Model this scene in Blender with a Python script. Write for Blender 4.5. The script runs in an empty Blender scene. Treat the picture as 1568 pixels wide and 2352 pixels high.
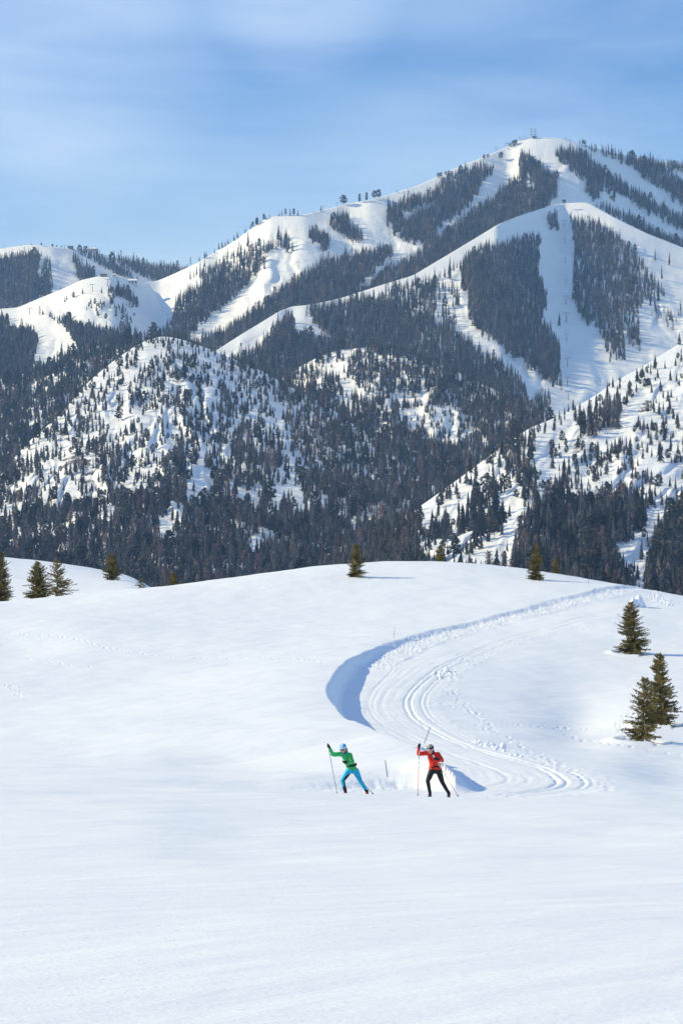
import bpy, bmesh, math, random
import numpy as np
from mathutils import Vector, Matrix
random.seed(7); rng = np.random.default_rng(7)
S = bpy.context.scene; COL = S.collection
R = math.radians

# ------------------------------------------------------------------ camera, light, sky
F, CX, HZ = 6533.0, 784.0, 1400.0          # focal length, centre column and eye-level row of the 1568-wide reference
cam = bpy.data.cameras.new('camera'); cam.sensor_fit = 'HORIZONTAL'; cam.sensor_width = 24; cam.lens = 24*F/1568
cam.shift_y = (HZ-1176)/1568; cam.clip_start = .5; cam.clip_end = 60000
camo = bpy.data.objects.new('camera', cam); COL.objects.link(camo); camo.rotation_euler = (R(90), 0, 0); S.camera = camo

SUN_EL, SUN_AZ = 30.0, -86.0                # azimuth from +Y (view direction) clockwise; -90 is exactly left
sd = Vector((math.sin(R(SUN_AZ))*math.cos(R(SUN_EL)), math.cos(R(SUN_AZ))*math.cos(R(SUN_EL)), math.sin(R(SUN_EL))))
sun = bpy.data.lights.new('sun', 'SUN'); sun.energy = 3.6; sun.angle = R(.5); sun.color = (1, .885, .55)
so = bpy.data.objects.new('sun', sun); COL.objects.link(so); so.rotation_euler = sd.to_track_quat('Z', 'Y').to_euler(); so.location = sd*500

w = bpy.data.worlds.new('World'); S.world = w; w.use_nodes = True
nt = w.node_tree; N = nt.nodes; L = nt.links; N.clear()
sky = N.new('ShaderNodeTexSky'); sky.sky_type = 'NISHITA'; sky.sun_disc = False
sky.sun_elevation = R(SUN_EL); sky.sun_rotation = R(SUN_AZ); sky.altitude = 2000; sky.air_density = 1.0; sky.dust_density = .5; sky.ozone_density = 2.0
tint = N.new('ShaderNodeMix'); tint.data_type = 'RGBA'; tint.blend_type = 'MULTIPLY'; tint.inputs[0].default_value = 1
tint.inputs[7].default_value = (.35, .85, 1.50, 1)
tc = N.new('ShaderNodeTexCoord')
mp = N.new('ShaderNodeMapping'); mp.inputs['Scale'].default_value = (2.2, 2.2, 8); mp.inputs['Rotation'].default_value = (0, R(6), 0)
n1 = N.new('ShaderNodeTexNoise'); n1.inputs['Scale'].default_value = 1.5; n1.inputs['Detail'].default_value = 7; n1.inputs['Roughness'].default_value = .55; n1.inputs['Distortion'].default_value = .5
rp = N.new('ShaderNodeValToRGB'); rp.color_ramp.elements[0].position = .34; rp.color_ramp.elements[1].position = .74
rp.color_ramp.elements[0].color = (0, 0, 0, 1); rp.color_ramp.elements[1].color = (.66, .66, .66, 1)
cl = N.new('ShaderNodeMix'); cl.data_type = 'RGBA'; cl.inputs[7].default_value = (6.3, 8.8, 12.3, 1)
bg = N.new('ShaderNodeBackground'); bg.inputs[1].default_value = .075
wo = N.new('ShaderNodeOutputWorld')
L.new(tc.outputs['Generated'], mp.inputs[0]); L.new(mp.outputs[0], n1.inputs[0]); L.new(n1.outputs[0], rp.inputs[0])
L.new(sky.outputs[0], tint.inputs[6]); L.new(tint.outputs[2], cl.inputs[6]); L.new(rp.outputs[0], cl.inputs[0])
# two fields of thin high cloud, upper left and top centre
nv = N.new('ShaderNodeVectorMath'); nv.operation = 'NORMALIZE'; L.new(tc.outputs['Generated'], nv.inputs[0]); last = cl.outputs[2]
mp2 = N.new('ShaderNodeMapping'); mp2.inputs['Scale'].default_value = (7, 7, 16); mp2.inputs['Rotation'].default_value = (0, R(24), 0); L.new(tc.outputs['Generated'], mp2.inputs[0])
n2 = N.new('ShaderNodeTexNoise'); n2.inputs['Scale'].default_value = 2; n2.inputs['Detail'].default_value = 6; n2.inputs['Distortion'].default_value = .8; L.new(mp2.outputs[0], n2.inputs[0])
for (cu_, cr_, rad_, amt_) in ((120, 90, 4.0, .42), (690, -40, 2.2, .45), (1150, 260, 4.5, .12)):
    d0 = Vector(((cu_-CX)/F, 1, (HZ-cr_)/F)).normalized(); dp = N.new('ShaderNodeVectorMath'); dp.operation = 'DOT_PRODUCT'; dp.inputs[1].default_value = d0; L.new(nv.outputs[0], dp.inputs[0])
    mr = N.new('ShaderNodeMapRange'); mr.interpolation_type = 'SMOOTHSTEP'; mr.inputs['From Min'].default_value = math.cos(R(rad_)); mr.inputs['From Max'].default_value = 1; mr.inputs['To Max'].default_value = amt_; L.new(dp.outputs['Value'], mr.inputs['Value'])
    mm = N.new('ShaderNodeMath'); mm.operation = 'MULTIPLY'; L.new(mr.outputs[0], mm.inputs[0]); L.new(n2.outputs[0], mm.inputs[1])
    mc = N.new('ShaderNodeMix'); mc.data_type = 'RGBA'; mc.inputs[7].default_value = (9.5, 11.2, 14.2, 1); L.new(mm.outputs[0], mc.inputs[0]); L.new(last, mc.inputs[6]); last = mc.outputs[2]
L.new(last, bg.inputs[0]); L.new(bg.outputs[0], wo.inputs[0])
vs = S.view_settings; vs.view_transform = 'Standard'; vs.look = 'None'; vs.gamma = 1; vs.use_curve_mapping = False; vs.exposure = .48
S.render.engine = 'CYCLES'; S.cycles.use_denoising = True; S.cycles.max_bounces = 6; S.cycles.diffuse_bounces = 3
S.cycles.volume_bounces = 0; S.cycles.sample_clamp_indirect = 8

# ------------------------------------------------------------------ helpers
def tag(o, label=None, cat=None, group=None, kind=None):
    if label: o['label'] = label
    if cat: o['category'] = cat
    if group: o['group'] = group
    if kind: o['kind'] = kind
    return o
def link(name, me, parent=None, loc=None):
    o = bpy.data.objects.new(name, me); COL.objects.link(o)
    if parent is not None: o.parent = parent
    if loc is not None: o.location = loc
    return o
def empty(name, loc):
    o = bpy.data.objects.new(name, None); COL.objects.link(o); o.location = loc; o.empty_display_size = .3
    return o
def np_mesh(name, co, faces, mats, smooth=True, midx=None):
    me = bpy.data.meshes.new(name); n = len(co); faces = np.asarray(faces); m, k = faces.shape
    me.vertices.add(n); me.vertices.foreach_set('co', np.asarray(co, dtype=np.float32).ravel())
    me.loops.add(m*k); me.loops.foreach_set('vertex_index', faces.astype(np.int32).ravel())
    me.polygons.add(m); me.polygons.foreach_set('loop_start', np.arange(0, m*k, k, dtype=np.int32))
    me.polygons.foreach_set('loop_total', np.full(m, k, dtype=np.int32))
    me.polygons.foreach_set('use_smooth', np.full(m, smooth))
    for x in (mats if isinstance(mats, (list, tuple)) else [mats]): me.materials.append(x)
    if midx is not None: me.polygons.foreach_set('material_index', np.asarray(midx, dtype=np.int32))
    me.update(); me.validate(); return me
def grid_faces(nr, nc):
    i = np.arange(nr*nc).reshape(nr, nc)
    return np.stack([i[:-1, :-1], i[:-1, 1:], i[1:, 1:], i[1:, :-1]], -1).reshape(-1, 4)
def sstep(a, b, x):
    t = np.clip((x-a)/(b-a), 0, 1); return t*t*(3-2*t)
_P = rng.permutation(512); _P = np.concatenate([_P, _P, _P])
_G = rng.uniform(0, 2*np.pi, 512); _GX, _GY = np.cos(_G), np.sin(_G)
def noise(x, y):
    xi = np.floor(x).astype(int); yi = np.floor(y).astype(int); xf = x-xi; yf = y-yi; xi &= 511; yi &= 511
    u = xf*xf*xf*(xf*(xf*6-15)+10); v = yf*yf*yf*(yf*(yf*6-15)+10)
    def g(ix, iy, dx, dy):
        h = _P[(_P[ix & 511]+iy) & 511]; return _GX[h]*dx+_GY[h]*dy
    a = g(xi, yi, xf, yf); b = g(xi+1, yi, xf-1, yf); c = g(xi, yi+1, xf, yf-1); d = g(xi+1, yi+1, xf-1, yf-1)
    return ((a*(1-u)+b*u)*(1-v)+(c*(1-u)+d*u)*v)*1.5
def fbm(x, y, o=4, g=.5):
    s = 0; a = 1.0
    for k in range(o): s = s+a*noise(x*2**k+17.3*k, y*2**k-9.1*k); a *= g
    return s
def pt(u, d, z): return Vector(((u-CX)/F*d, d, z))
def zrow(row, d): return (HZ-row)/F*d
def inpoly(px, py, poly):
    inside = np.zeros(px.shape, bool); n = len(poly)
    for i in range(n):
        x0, y0 = poly[i]; x1, y1 = poly[(i+1) % n]
        if y0 == y1: continue
        inside ^= ((y0 > py) != (y1 > py)) & (px < (x1-x0)*(py-y0)/(y1-y0)+x0)
    return inside

# ------------------------------------------------------------------ materials
def mat(name, col, rough=.6, spec=.3, metal=0):
    m = bpy.data.materials.new(name); m.use_nodes = True; b = m.node_tree.nodes['Principled BSDF']
    b.inputs['Base Color'].default_value = (*col, 1); b.inputs['Roughness'].default_value = rough
    b.inputs['Specular IOR Level'].default_value = spec; b.inputs['Metallic'].default_value = metal
    return m
def vary(m, c0, c1, scale, detail=3, bump=0, bdist=.01, use_random=False, coord='Object'):
    nt = m.node_tree; N = nt.nodes; L = nt.links; b = N['Principled BSDF']
    t = N.new('ShaderNodeTexCoord'); n = N.new('ShaderNodeTexNoise'); n.inputs['Scale'].default_value = scale; n.inputs['Detail'].default_value = detail
    L.new(t.outputs[coord], n.inputs[0])
    r = N.new('ShaderNodeValToRGB'); r.color_ramp.elements[0].position = .32; r.color_ramp.elements[1].position = .68
    r.color_ramp.elements[0].color = (*c0, 1); r.color_ramp.elements[1].color = (*c1, 1)
    if use_random:
        oi = N.new('ShaderNodeObjectInfo'); mx = N.new('ShaderNodeMath'); mx.operation = 'MULTIPLY_ADD'
        L.new(oi.outputs['Random'], mx.inputs[0]); mx.inputs[1].default_value = .5
        m2 = N.new('ShaderNodeMath'); m2.operation = 'MULTIPLY'; m2.inputs[1].default_value = .5
        L.new(n.outputs[0], m2.inputs[0]); L.new(m2.outputs[0], mx.inputs[2]); L.new(mx.outputs[0], r.inputs[0])
    else: L.new(n.outputs[0], r.inputs[0])
    L.new(r.outputs[0], b.inputs['Base Color'])
    if bump:
        bp = N.new('ShaderNodeBump'); bp.inputs['Strength'].default_value = bump; bp.inputs['Distance'].default_value = bdist
        L.new(n.outputs[0], bp.inputs['Height']); L.new(bp.outputs[0], b.inputs['Normal'])
    return m
def snow_mat(name, layers, rock=False, col=(.86, .885, .92)):
    """layers: (scale xyz, strength distance, detail)"""
    m = mat(name, col, .55, .25); nt = m.node_tree; N = nt.nodes; L = nt.links; b = N['Principled BSDF']
    t = N.new('ShaderNodeTexCoord'); prev = None
    for lay in layers:
        sc, dist, det = lay[:3]; mp = N.new('ShaderNodeMapping'); mp.vector_type = 'TEXTURE'; mp.inputs['Scale'].default_value = tuple(1/q for q in sc); mp.inputs['Rotation'].default_value = (0, 0, R(lay[3]) if len(lay) > 3 else 0); L.new(t.outputs['Object'], mp.inputs[0])
        n = N.new('ShaderNodeTexNoise'); n.inputs['Scale'].default_value = 1; n.inputs['Detail'].default_value = det; n.inputs['Roughness'].default_value = .6
        L.new(mp.outputs[0], n.inputs[0])
        bp = N.new('ShaderNodeBump'); bp.inputs['Strength'].default_value = 1; bp.inputs['Distance'].default_value = dist
        L.new(n.outputs[0], bp.inputs['Height'])
        if prev: L.new(prev.outputs[0], bp.inputs['Normal'])
        prev = bp
    L.new(prev.outputs[0], b.inputs['Normal'])
    if rock:
        at = N.new('ShaderNodeAttribute'); at.attribute_name = 'rock'
        n = N.new('ShaderNodeTexNoise'); n.inputs['Scale'].default_value = .06; n.inputs['Detail'].default_value = 5; n.inputs['Roughness'].default_value = .7
        L.new(t.outputs['Object'], n.inputs[0])
        ad = N.new('ShaderNodeMath'); ad.operation = 'ADD'; L.new(at.outputs['Fac'], ad.inputs[0]); L.new(n.outputs[0], ad.inputs[1])
        r = N.new('ShaderNodeValToRGB'); r.color_ramp.elements[0].position = .93; r.color_ramp.elements[1].position = 1.0
        L.new(ad.outputs[0], r.inputs[0])
        rc = N.new('ShaderNodeValToRGB'); rc.color_ramp.elements[0].color = (.07, .058, .058, 1); rc.color_ramp.elements[1].color = (.24, .19, .165, 1)
        n2 = N.new('ShaderNodeTexNoise'); n2.inputs['Scale'].default_value = .15; n2.inputs['Detail'].default_value = 4; L.new(t.outputs['Object'], n2.inputs[0]); L.new(n2.outputs[0], rc.inputs[0])
        mx = N.new('ShaderNodeMix'); mx.data_type = 'RGBA'; mx.inputs[6].default_value = (*col, 1)
        L.new(r.outputs[0], mx.inputs[0]); L.new(rc.outputs[0], mx.inputs[7]); L.new(mx.outputs[2], b.inputs['Base Color'])
    return m
M_snow = snow_mat('near_snow', [((.10, .28, 1), .16, 3, 50), ((.5, 1.3, 1), .035, 4, 50), ((1.6, 3, 4), .012, 5, 30), ((30, 30, 30), .004, 3)])
M_piste = snow_mat('mountain_snow', [((.02, .02, .02), 1.0, 4), ((.16, .16, .16), .8, 3)])
M_rocky = snow_mat('rocky_mountain_snow', [((.03, .02, .02), 2.4, 6), ((.15, .15, .15), .9, 4)], rock=True)
M_lump = mat('snow_lump', (.86, .885, .92), .6, .2)
M_needle = vary(mat('needles', (.07, .07, .03), .75, .15), (.085, .080, .025), (.38, .29, .10), 1.3, 4)
M_bark = vary(mat('bark', (.1, .07, .05), .9, .1), (.07, .05, .035), (.19, .14, .1), 8, 3, .5, .01)
M_far = vary(mat('far_needles', (.05, .05, .03), .9, .05), (.030, .037, .038), (.135, .127, .125), 3, 2, use_random=True)
M_farp = vary(mat('far_pine_needles', (.05, .05, .03), .9, .05), (.026, .034, .030), (.112, .110, .100), 4, 2, use_random=True)
M_larch = vary(mat('bare_crown', (.1, .07, .06), .9, .05), (.11, .08, .08), (.24, .17, .155), 4, 2, use_random=True)
M_farbark = mat('far_bark', (.11, .09, .08), .9, .05)
M_steel = mat('lift_steel', (.17, .19, .22), .5, .4)
M_roof = mat('roof_dark', (.06, .06, .065), .7)
M_wall = mat('building_wall', (.24, .19, .15), .8)
M_pale = mat('building_pale', (.6, .6, .6), .6)
M_glass = mat('window_glass', (.02, .03, .04), .15, .6)

# ------------------------------------------------------------------ near ground: base surface
UK = [-5000, -300, 0, 300, 600, 800, 1000, 1200, 1400, 1568, 1900, 6500]
fgc = [1800, 1800, 1803, 1808, 1816, 1825, 1831, 1834, 1838, 1846, 1860, 1860]         # foreground crest rows
hc = [1385, 1385, 1380, 1355, 1317, 1295, 1291, 1307, 1340, 1369, 1430, 1430]          # hill crest rows
hd = [285, 285, 288, 298, 312, 320, 322, 318, 305, 292, 270, 270]
sec = [1262, 1262, 1280, 1322, None, None, None, None, None, None, None, None]          # far snow hill crest rows
def pchip(x, y, xq):
    x = np.array(x, float); y = np.array(y, float); h = np.diff(x); dl = np.diff(y)/h; m = np.zeros(len(x))
    for k in range(1, len(x)-1):
        if dl[k-1]*dl[k] > 0:
            w1 = 2*h[k]+h[k-1]; w2 = h[k]+2*h[k-1]; m[k] = (w1+w2)/(w1/dl[k-1]+w2/dl[k])
    m[0] = dl[0]; m[-1] = dl[-1]
    i = np.clip(np.searchsorted(x, xq)-1, 0, len(x)-2); t = (xq-x[i])/h[i]
    return (y[i]*(2*t**3-3*t**2+1)+h[i]*m[i]*(t**3-2*t**2+t)+y[i+1]*(-2*t**3+3*t**2)+h[i]*m[i+1]*(t**3-t**2))
TD = np.concatenate([np.geomspace(2, 60, 120), np.arange(60.5, 480, .5), np.geomspace(482, 1500, 60)])
prof = []
for k, uk in enumerate(UK):
    c = fgc[k]; zc = zrow(c, 79)
    # knots: depth, z
    lowr = {0: 1725, 300: 1718, 600: 1712}.get(uk, 1711 if uk > 600 else 1728)
    if uk < 600: mid = [(88, zrow(c-12, 88)), (97, zrow(c-32, 97)), (110, zrow(1752, 110)), (135, zrow(1700, 135)), (175, zrow(1605, 175)), (215, zrow(1502, 215)), (255, zrow(1425, 255))]
    elif uk <= 1400: mid = [(83.5, zrow(c+8, 83.5)), (88, zrow(c+1, 88)), (97, zrow(c-24, 97)), (110, zrow(1768, 110)), (135, zrow(1708, 135)), (175, zrow(1608, 175)), (215, zrow(1505, 215)), (265, zrow(1401, 265))]
    else: mid = [(83.5, zrow(c+8, 83.5)), (88, zrow(c+4, 88)), (97, zrow(c-20, 97)), (110, zrow(1785, 110)), (135, zrow(1722, 135)), (175, zrow(1606, 175)), (215, zrow(1502, 215)), (260, zrow(1420, 260))]
    kn = [(2, -1.70), (12, -1.76), (30, -2.8), (50, -3.9 if uk > 500 else -3.75), (70, zrow(c+9, 70)), (79, zc)]+mid
    kn += [(hd[k], zrow(hc[k], hd[k]))]
    d0 = hd[k]; z0 = zrow(hc[k], d0)
    if sec[k] is not None:
        kn += [(d0+35, z0-.7), (385, zrow(hc[k]-(hc[k]-sec[k])*.42, 385)), (425, zrow(hc[k]-(hc[k]-sec[k])*.75, 425)), (462, zrow(sec[k], 462)), (520, zrow(sec[k], 462)-4)]
    else: kn += [(d0+22, z0-1.6), (d0+60, z0-8), (430, -9), (520, -22)]
    kn += [(900, -110), (1300, -165), (1500, -172)]
    a = np.array(kn); prof.append(pchip(a[:, 0], a[:, 1], TD))
prof = np.array(prof)
TU = np.concatenate([np.arange(-5000, -400, 200), np.arange(-400, 2000, 8), np.arange(2000, 6600, 200)]).astype(float)
TZ = np.zeros((len(TD), len(TU)))
# smooth cubic (Catmull-Rom, non-uniform through pchip) across columns
for i in range(len(TD)): TZ[i] = pchip(UK, prof[:, i], TU)
ker = np.exp(-np.linspace(-2, 2, 21)**2); ker /= ker.sum()
a0 = np.searchsorted(TU, -390); a1 = np.searchsorted(TU, 1990)
for i in range(len(TD)):
    seg = TZ[i, a0:a1]; TZ[i, a0:a1] = np.convolve(np.pad(seg, 10, 'edge'), ker, 'valid')
def Z0(x, y):
    x = np.asarray(x, float); y = np.maximum(np.asarray(y, float), 2.001); u = CX+F*x/y
    iu = np.clip(np.searchsorted(TU, u)-1, 0, len(TU)-2); idd = np.clip(np.searchsorted(TD, y)-1, 0, len(TD)-2)
    tu = np.clip((u-TU[iu])/(TU[iu+1]-TU[iu]), 0, 1); td = np.clip((y-TD[idd])/(TD[idd+1]-TD[idd]), 0, 1)
    z = (TZ[idd, iu]*(1-tu)+TZ[idd, iu+1]*tu)*(1-td)+(TZ[idd+1, iu]*(1-tu)+TZ[idd+1, iu+1]*tu)*td
    far = sstep(84, 130, y)
    z = z+.22*far*fbm(x/24+3, y/30, 2)+.035*fbm(x/3.1, y/5+5, 2)*sstep(5, 40, y)+.05*fbm(x/9, y/11, 2)
    x0 = np.interp(y, [95, 110, 137, 175, 215, 240, 260], [9, 7.4, 6.4, 5.6, 11.5, 17, 21]); q = (x-x0)/1.5; sp_ = np.where(q > 20, q, np.log1p(np.exp(np.clip(q, -30, 20))))*1.5
    z = z-.95*np.tanh(sp_/8.5)*sstep(97, 116, y)*(1-sstep(205, 258, y))
    # hollow on the right-hand slope and a soft fold at the far left
    z = z-.55*np.exp(-((u-1330)/90)**2-((y-172)/26)**2)-.5*np.exp(-((u-20)/120)**2-((y-226)/14)**2)+.5*np.exp(-((u-150)/230)**2-((y-246)/14)**2)
    return z
SC = np.arange(60, 560, .25)
def cast(u, row, off=0, dmin=86, dmax=560, fn=None):
    d = SC[(SC >= dmin) & (SC <= dmax)]; x = (u-CX)/F*d; z = (fn or Z0)(x, d)+off
    r = HZ-F*z/d; k = np.argmax(r <= row)
    if r[k] > row: k = np.argmin(np.abs(r-row))
    return Vector((x[k], d[k], z[k]))
def smooth_line(P, n=8):
    """Catmull-Rom through rows of P"""
    P = np.array(P, float); Q = np.vstack([2*P[0]-P[1], P, 2*P[-1]-P[-2]]); out = []
    for i in range(1, len(Q)-2):
        for k in range(n):
            t = k/n
            out.append(.5*((2*Q[i])+(Q[i+1]-Q[i-1])*t+(2*Q[i-1]-5*Q[i]+4*Q[i+1]-Q[i+2])*t*t+(3*Q[i]-Q[i-1]-3*Q[i+1]+Q[i+2])*t**3))
    out.append(Q[-2]); return np.array(out)
# bank edge (column, row, bank height, wall width)
BE = [(1470, 1343, .1, .5), (1425, 1345, .3, .6), (1382, 1350, .28, .7), (1330, 1364, .28, .7), (1255, 1381, .30, .8), (1145, 1410, .30, .8), (1035, 1438, .32, .8), (953, 1458, .36, .8), (905, 1472, .42, .8), (859, 1489, .52, .8),
      (804, 1513, .85, .8), (772, 1542, 1.0, .9), (753, 1572, 1.12, 1.0), (754, 1600, 1.15, 1.0), (775, 1627, 1.15, .9), (815, 1656, 1.12, .9), (870, 1681, 1.05, .9),
      (925, 1700, .95, .9), (975, 1716, .85, .9), (1012, 1735, .85, .9), (1036, 1748, .9, .8), (1045, 1762, .8, .8), (1034, 1775, .6, .8), (982, 1777, .48, .7),
      (889, 1785, .30, .8), (800, 1796, .20, .8), (700, 1805, .12, .9), (568, 1812, .04, 1.0)]
be = []
for (u, r, b, ww) in BE:
    p = cast(u, r, b, 90); be.append((p.x, p.y, b, ww))
be = smooth_line(be, 5); be[:, 2] = np.maximum(be[:, 2], 0)
BPOLY = [tuple(p[:2]) for p in be]+[(-60, 88), (-60, 320), (-60, 420), (be[0][0], 420)]
def seg_dist(px, py, line):
    best = np.full(px.shape, 1e9); par = np.zeros(px.shape)
    for i in range(len(line)-1):
        ax, ay = line[i, :2]; bx, by = line[i+1, :2]; dx, dy = bx-ax, by-ay; l2 = dx*dx+dy*dy+1e-9
        t = np.clip(((px-ax)*dx+(py-ay)*dy)/l2, 0, 1); q = (px-ax-t*dx)**2+(py-ay-t*dy)**2
        k = q < best; best = np.where(k, q, best); par = np.where(k, i+t, par)
    return np.sqrt(best), par
# ruts (pairs of grooves): (points, lateral offsets, depth, width)
RA = [(1440, 1349), (1475, 1353), (1497, 1364), (1478, 1383), (1431, 1395), (1365, 1412), (1283, 1433), (1200, 1456), (1112, 1486), (1057, 1510), (1005, 1533), (960, 1568), (935, 1596), (929, 1620), (944, 1650), (985, 1679), (1050, 1708), (1130, 1734), (1200, 1754), (1246, 1770), (1272, 1787), (1278, 1799), (1262, 1808), (1222, 1818), (1140, 1828)]
RB = [(1300, 1400), (1150, 1436), (1035, 1470), (940, 1515), (880, 1563), (857, 1589), (846, 1616), (853, 1641), (880, 1666), (930, 1690), (1010, 1722), (1090, 1750), (1150, 1775), (1165, 1792), (1130, 1806), (1000, 1815)]
RC = [(1120, 1473), (1010, 1508), (920, 1562), (885, 1595), (872, 1622), (884, 1650), (930, 1682), (1000, 1712), (1090, 1742), (1170, 1770), (1210, 1790), (1190, 1803)]
def line_on_ground(pts, dmin=86): return smooth_line([tuple(cast(u, r, 0, dmin))[:2] for (u, r) in pts], 7)
lA, lB, lC = line_on_ground(RA, 89), line_on_ground(RB, 89), line_on_ground(RC, 89)
CHUNK = [(p[0], p[1]) for p in be]
WELLS = []      # (x, y, radius, depth), filled before the mesh is made
def sdist(px, py, line):
    dd, par = seg_dist(px, py, line); i = np.minimum(par.astype(int), len(line)-2)
    dx = line[i+1, 0]-line[i, 0]; dy = line[i+1, 1]-line[i, 1]
    s = np.sign(dx*(py-line[i, 1])-dy*(px-line[i, 0])); return dd*s, par
def ZF(x, y):
    x = np.atleast_1d(np.asarray(x, float)).copy(); y = np.atleast_1d(np.asarray(y, float)).copy(); shp = x.shape
    x = x.ravel(); y = y.ravel(); z = Z0(x, y)
    sel = np.where((y > 84) & (y < 345) & (x > -30) & (x < 60))[0]
    if len(sel):
        X = x[sel]; Y = y[sel]; dz = np.zeros(len(sel))
        dd, par = seg_dist(X, Y, be); i = np.clip(par, 0, len(be)-1.001); k = i.astype(int); f = i-k
        ww = be[k, 3]*(1-f)+be[k+1, 3]*f; bn = be[k, 2]*(1-f)+be[k+1, 2]*f
        num = np.zeros(len(sel)); den_ = np.zeros(len(sel))
        for q_ in be: w_ = 1/((X-q_[0])**2+(Y-q_[1])**2+8)**1.5; num += w_*q_[2]; den_ += w_
        mixb = sstep(.3, 2.2, dd); b = (bn*(1-mixb)+num/den_*mixb)*np.maximum(sstep(108, 122, Y), sstep(-9, 2.5, X))
        ins = inpoly(X, Y, BPOLY)
        # ragged edge on the upper bank and the front furrow
        rag = np.where(par < 48, .30, np.where(par > 114, .30, .05))
        dd2 = np.where(ins, -dd, dd)+rag*fbm(X/.9, Y/1.3, 3)*.5
        top = b*np.exp(-(np.minimum(dd2, 0)/10)**2)
        rnd = np.where(par > 90, .55, .12)
        dz += np.where(dd2 < 0, top, b)*(1-sstep(-rnd, ww, dd2))
        # lumpy thrown-up snow below the upper bank
        band = sstep(.1, .6, dd2)*(1-sstep(2.6, 3.6, dd2))*np.where(par < 50, 1, 0)*sstep(3, 12, par)
        dz += band*(.03+.08*np.abs(fbm(X/.4, Y/.8, 3))+.06*fbm(X/2, Y/2, 2))
        fur = np.exp(-((dd2-.9)/1.0)**2)*sstep(112, 118, par)*(1-sstep(len(be)-12, len(be)-1, par))
        dz += fur*.04*fbm(X/.25, Y/.9, 4)
        sa, pa = sdist(X, Y, lA)
        wob = .03*fbm(X/1.2, Y/1.2, 2)
        for off, dp, wd in ((0, .055, .075), (.36, .055, .075), (1.0, .035, .08), (1.3, .022, .08), (-1.3, .008, .1), (-2.4, .008, .12)):
            dz -= dp*np.exp(-((np.abs(sa)*np.sign(sa)-off*RS+wob)/wd)**2)
        dz += .022*np.exp(-((sa-2.0*RS)/.35)**2)*(.5+fbm(X/.4, Y/.5, 3))       # crumbs along the outer rut
        sb, _ = sdist(X, Y, lB)
        for off, dp in ((0, .026), (.3, .012), (.8, .008)): dz -= dp*np.exp(-((sb-off*RS+wob)/.11)**2)
        sc, _ = sdist(X, Y, lC)
        for off, dp in ((0, .012), (-.5, .008), (.6, .008)): dz -= dp*np.exp(-((sc-off*RS+wob)/.12)**2)
        groomed = (sa*RS < .4) & (sa*RS > -7) & (~ins) & (dd > ww)
        dz += np.where(groomed, .0015*np.cos(2*np.pi*sa/.42)+.005*fbm(sa/.5, pa/3, 2), 0)
        z[sel] += dz
    for (wx, wy, wr, wd) in WELLS:
        q = ((x-wx)**2+((y-wy)/1.3)**2)/(wr*wr)
        z += -wd*np.exp(-q*1.6)+wd*.42*np.exp(-(np.sqrt(q)-1.35)**2/.10)*np.where(x < wx+.3*wr, 1, .35)
    return z.reshape(shp)
# side on which positive offsets must lie (to the right-hand side of the trail as seen from the camera)
_t = cast(1010, 1600); RS = float(np.sign(sdist(np.array([_t.x]), np.array([_t.y]), lA)[0][0]))
def cast_full(u, row, dmin=86, dmax=560): return cast(u, row, 0, dmin, dmax, ZF)

# near conifers: (column, top row, base row, width px, forced depth, lean, seed, kind, label)
NEAR = [(2, 1268, 1392, 66, 345, 3, 'tall dark spruce cut off by the left edge of the snowfield'),
        (88, 1290, 1390, 74, 350, 4, 'dark spruce left of a pair standing behind the near snow crest'),
        (131, 1284, 1388, 66, 341, 5, 'thinner spruce with see-through crown, right one of the close pair at left'),
        (255, 1272, 1334, 42, 0, 6, 'small bushy fir alone on the far snow slope casting a long shadow'),
        (325, 1329, 1372, 40, 372, 7, 'little pale fir half sunk behind the snow crest'),
        (399, 1316, 1356, 48, 362, 8, 'low fir at the notch where the two snow hills meet'),
        (818, 1250, 1328, 46, 0, 9, 'olive green fir on top of the snow hill above the green skier'),
        (1009, 1254, 1302, 38, 345, 10, 'fir whose top only shows behind the crest of the snow hill'),
        (1231, 1248, 1337, 36, 0, 11, 'narrow fir on the right shoulder of the hill beside the trail bend'),
        (1276, 1279, 1330, 30, 342, 12, 'small golden green fir behind the right shoulder of the hill'),
        (1450, 1382, 1505, 78, 0, 13, 'wide bushy fir by itself on the right slope, upper one of three'),
        (1517, 1500, 1668, 80, 0, 14, 'tall brownish fir standing behind the lower right fir'),
        (1475, 1556, 1706, 84, 0, 15, 'ragged fir with a drooping skirt at the lower right')]
near_tr = []
for (u, tr, br, wpx, dd, sd_, lab) in NEAR:
    if dd: d = dd; x = (u-CX)/F*d; z = float(Z0(x, d))
    else:
        p = cast(u, br-2, 0, 100 if br > 1400 else 250); x, d, z = p
    near_tr.append((x, d, z, u, tr, wpx, sd_, lab))
    if br > 1300 and d < 330 and not dd or br < 1340 and not dd: WELLS.append((x, d, .62 if br < 1400 else 1.2, .22 if br < 1400 else .5))
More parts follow.
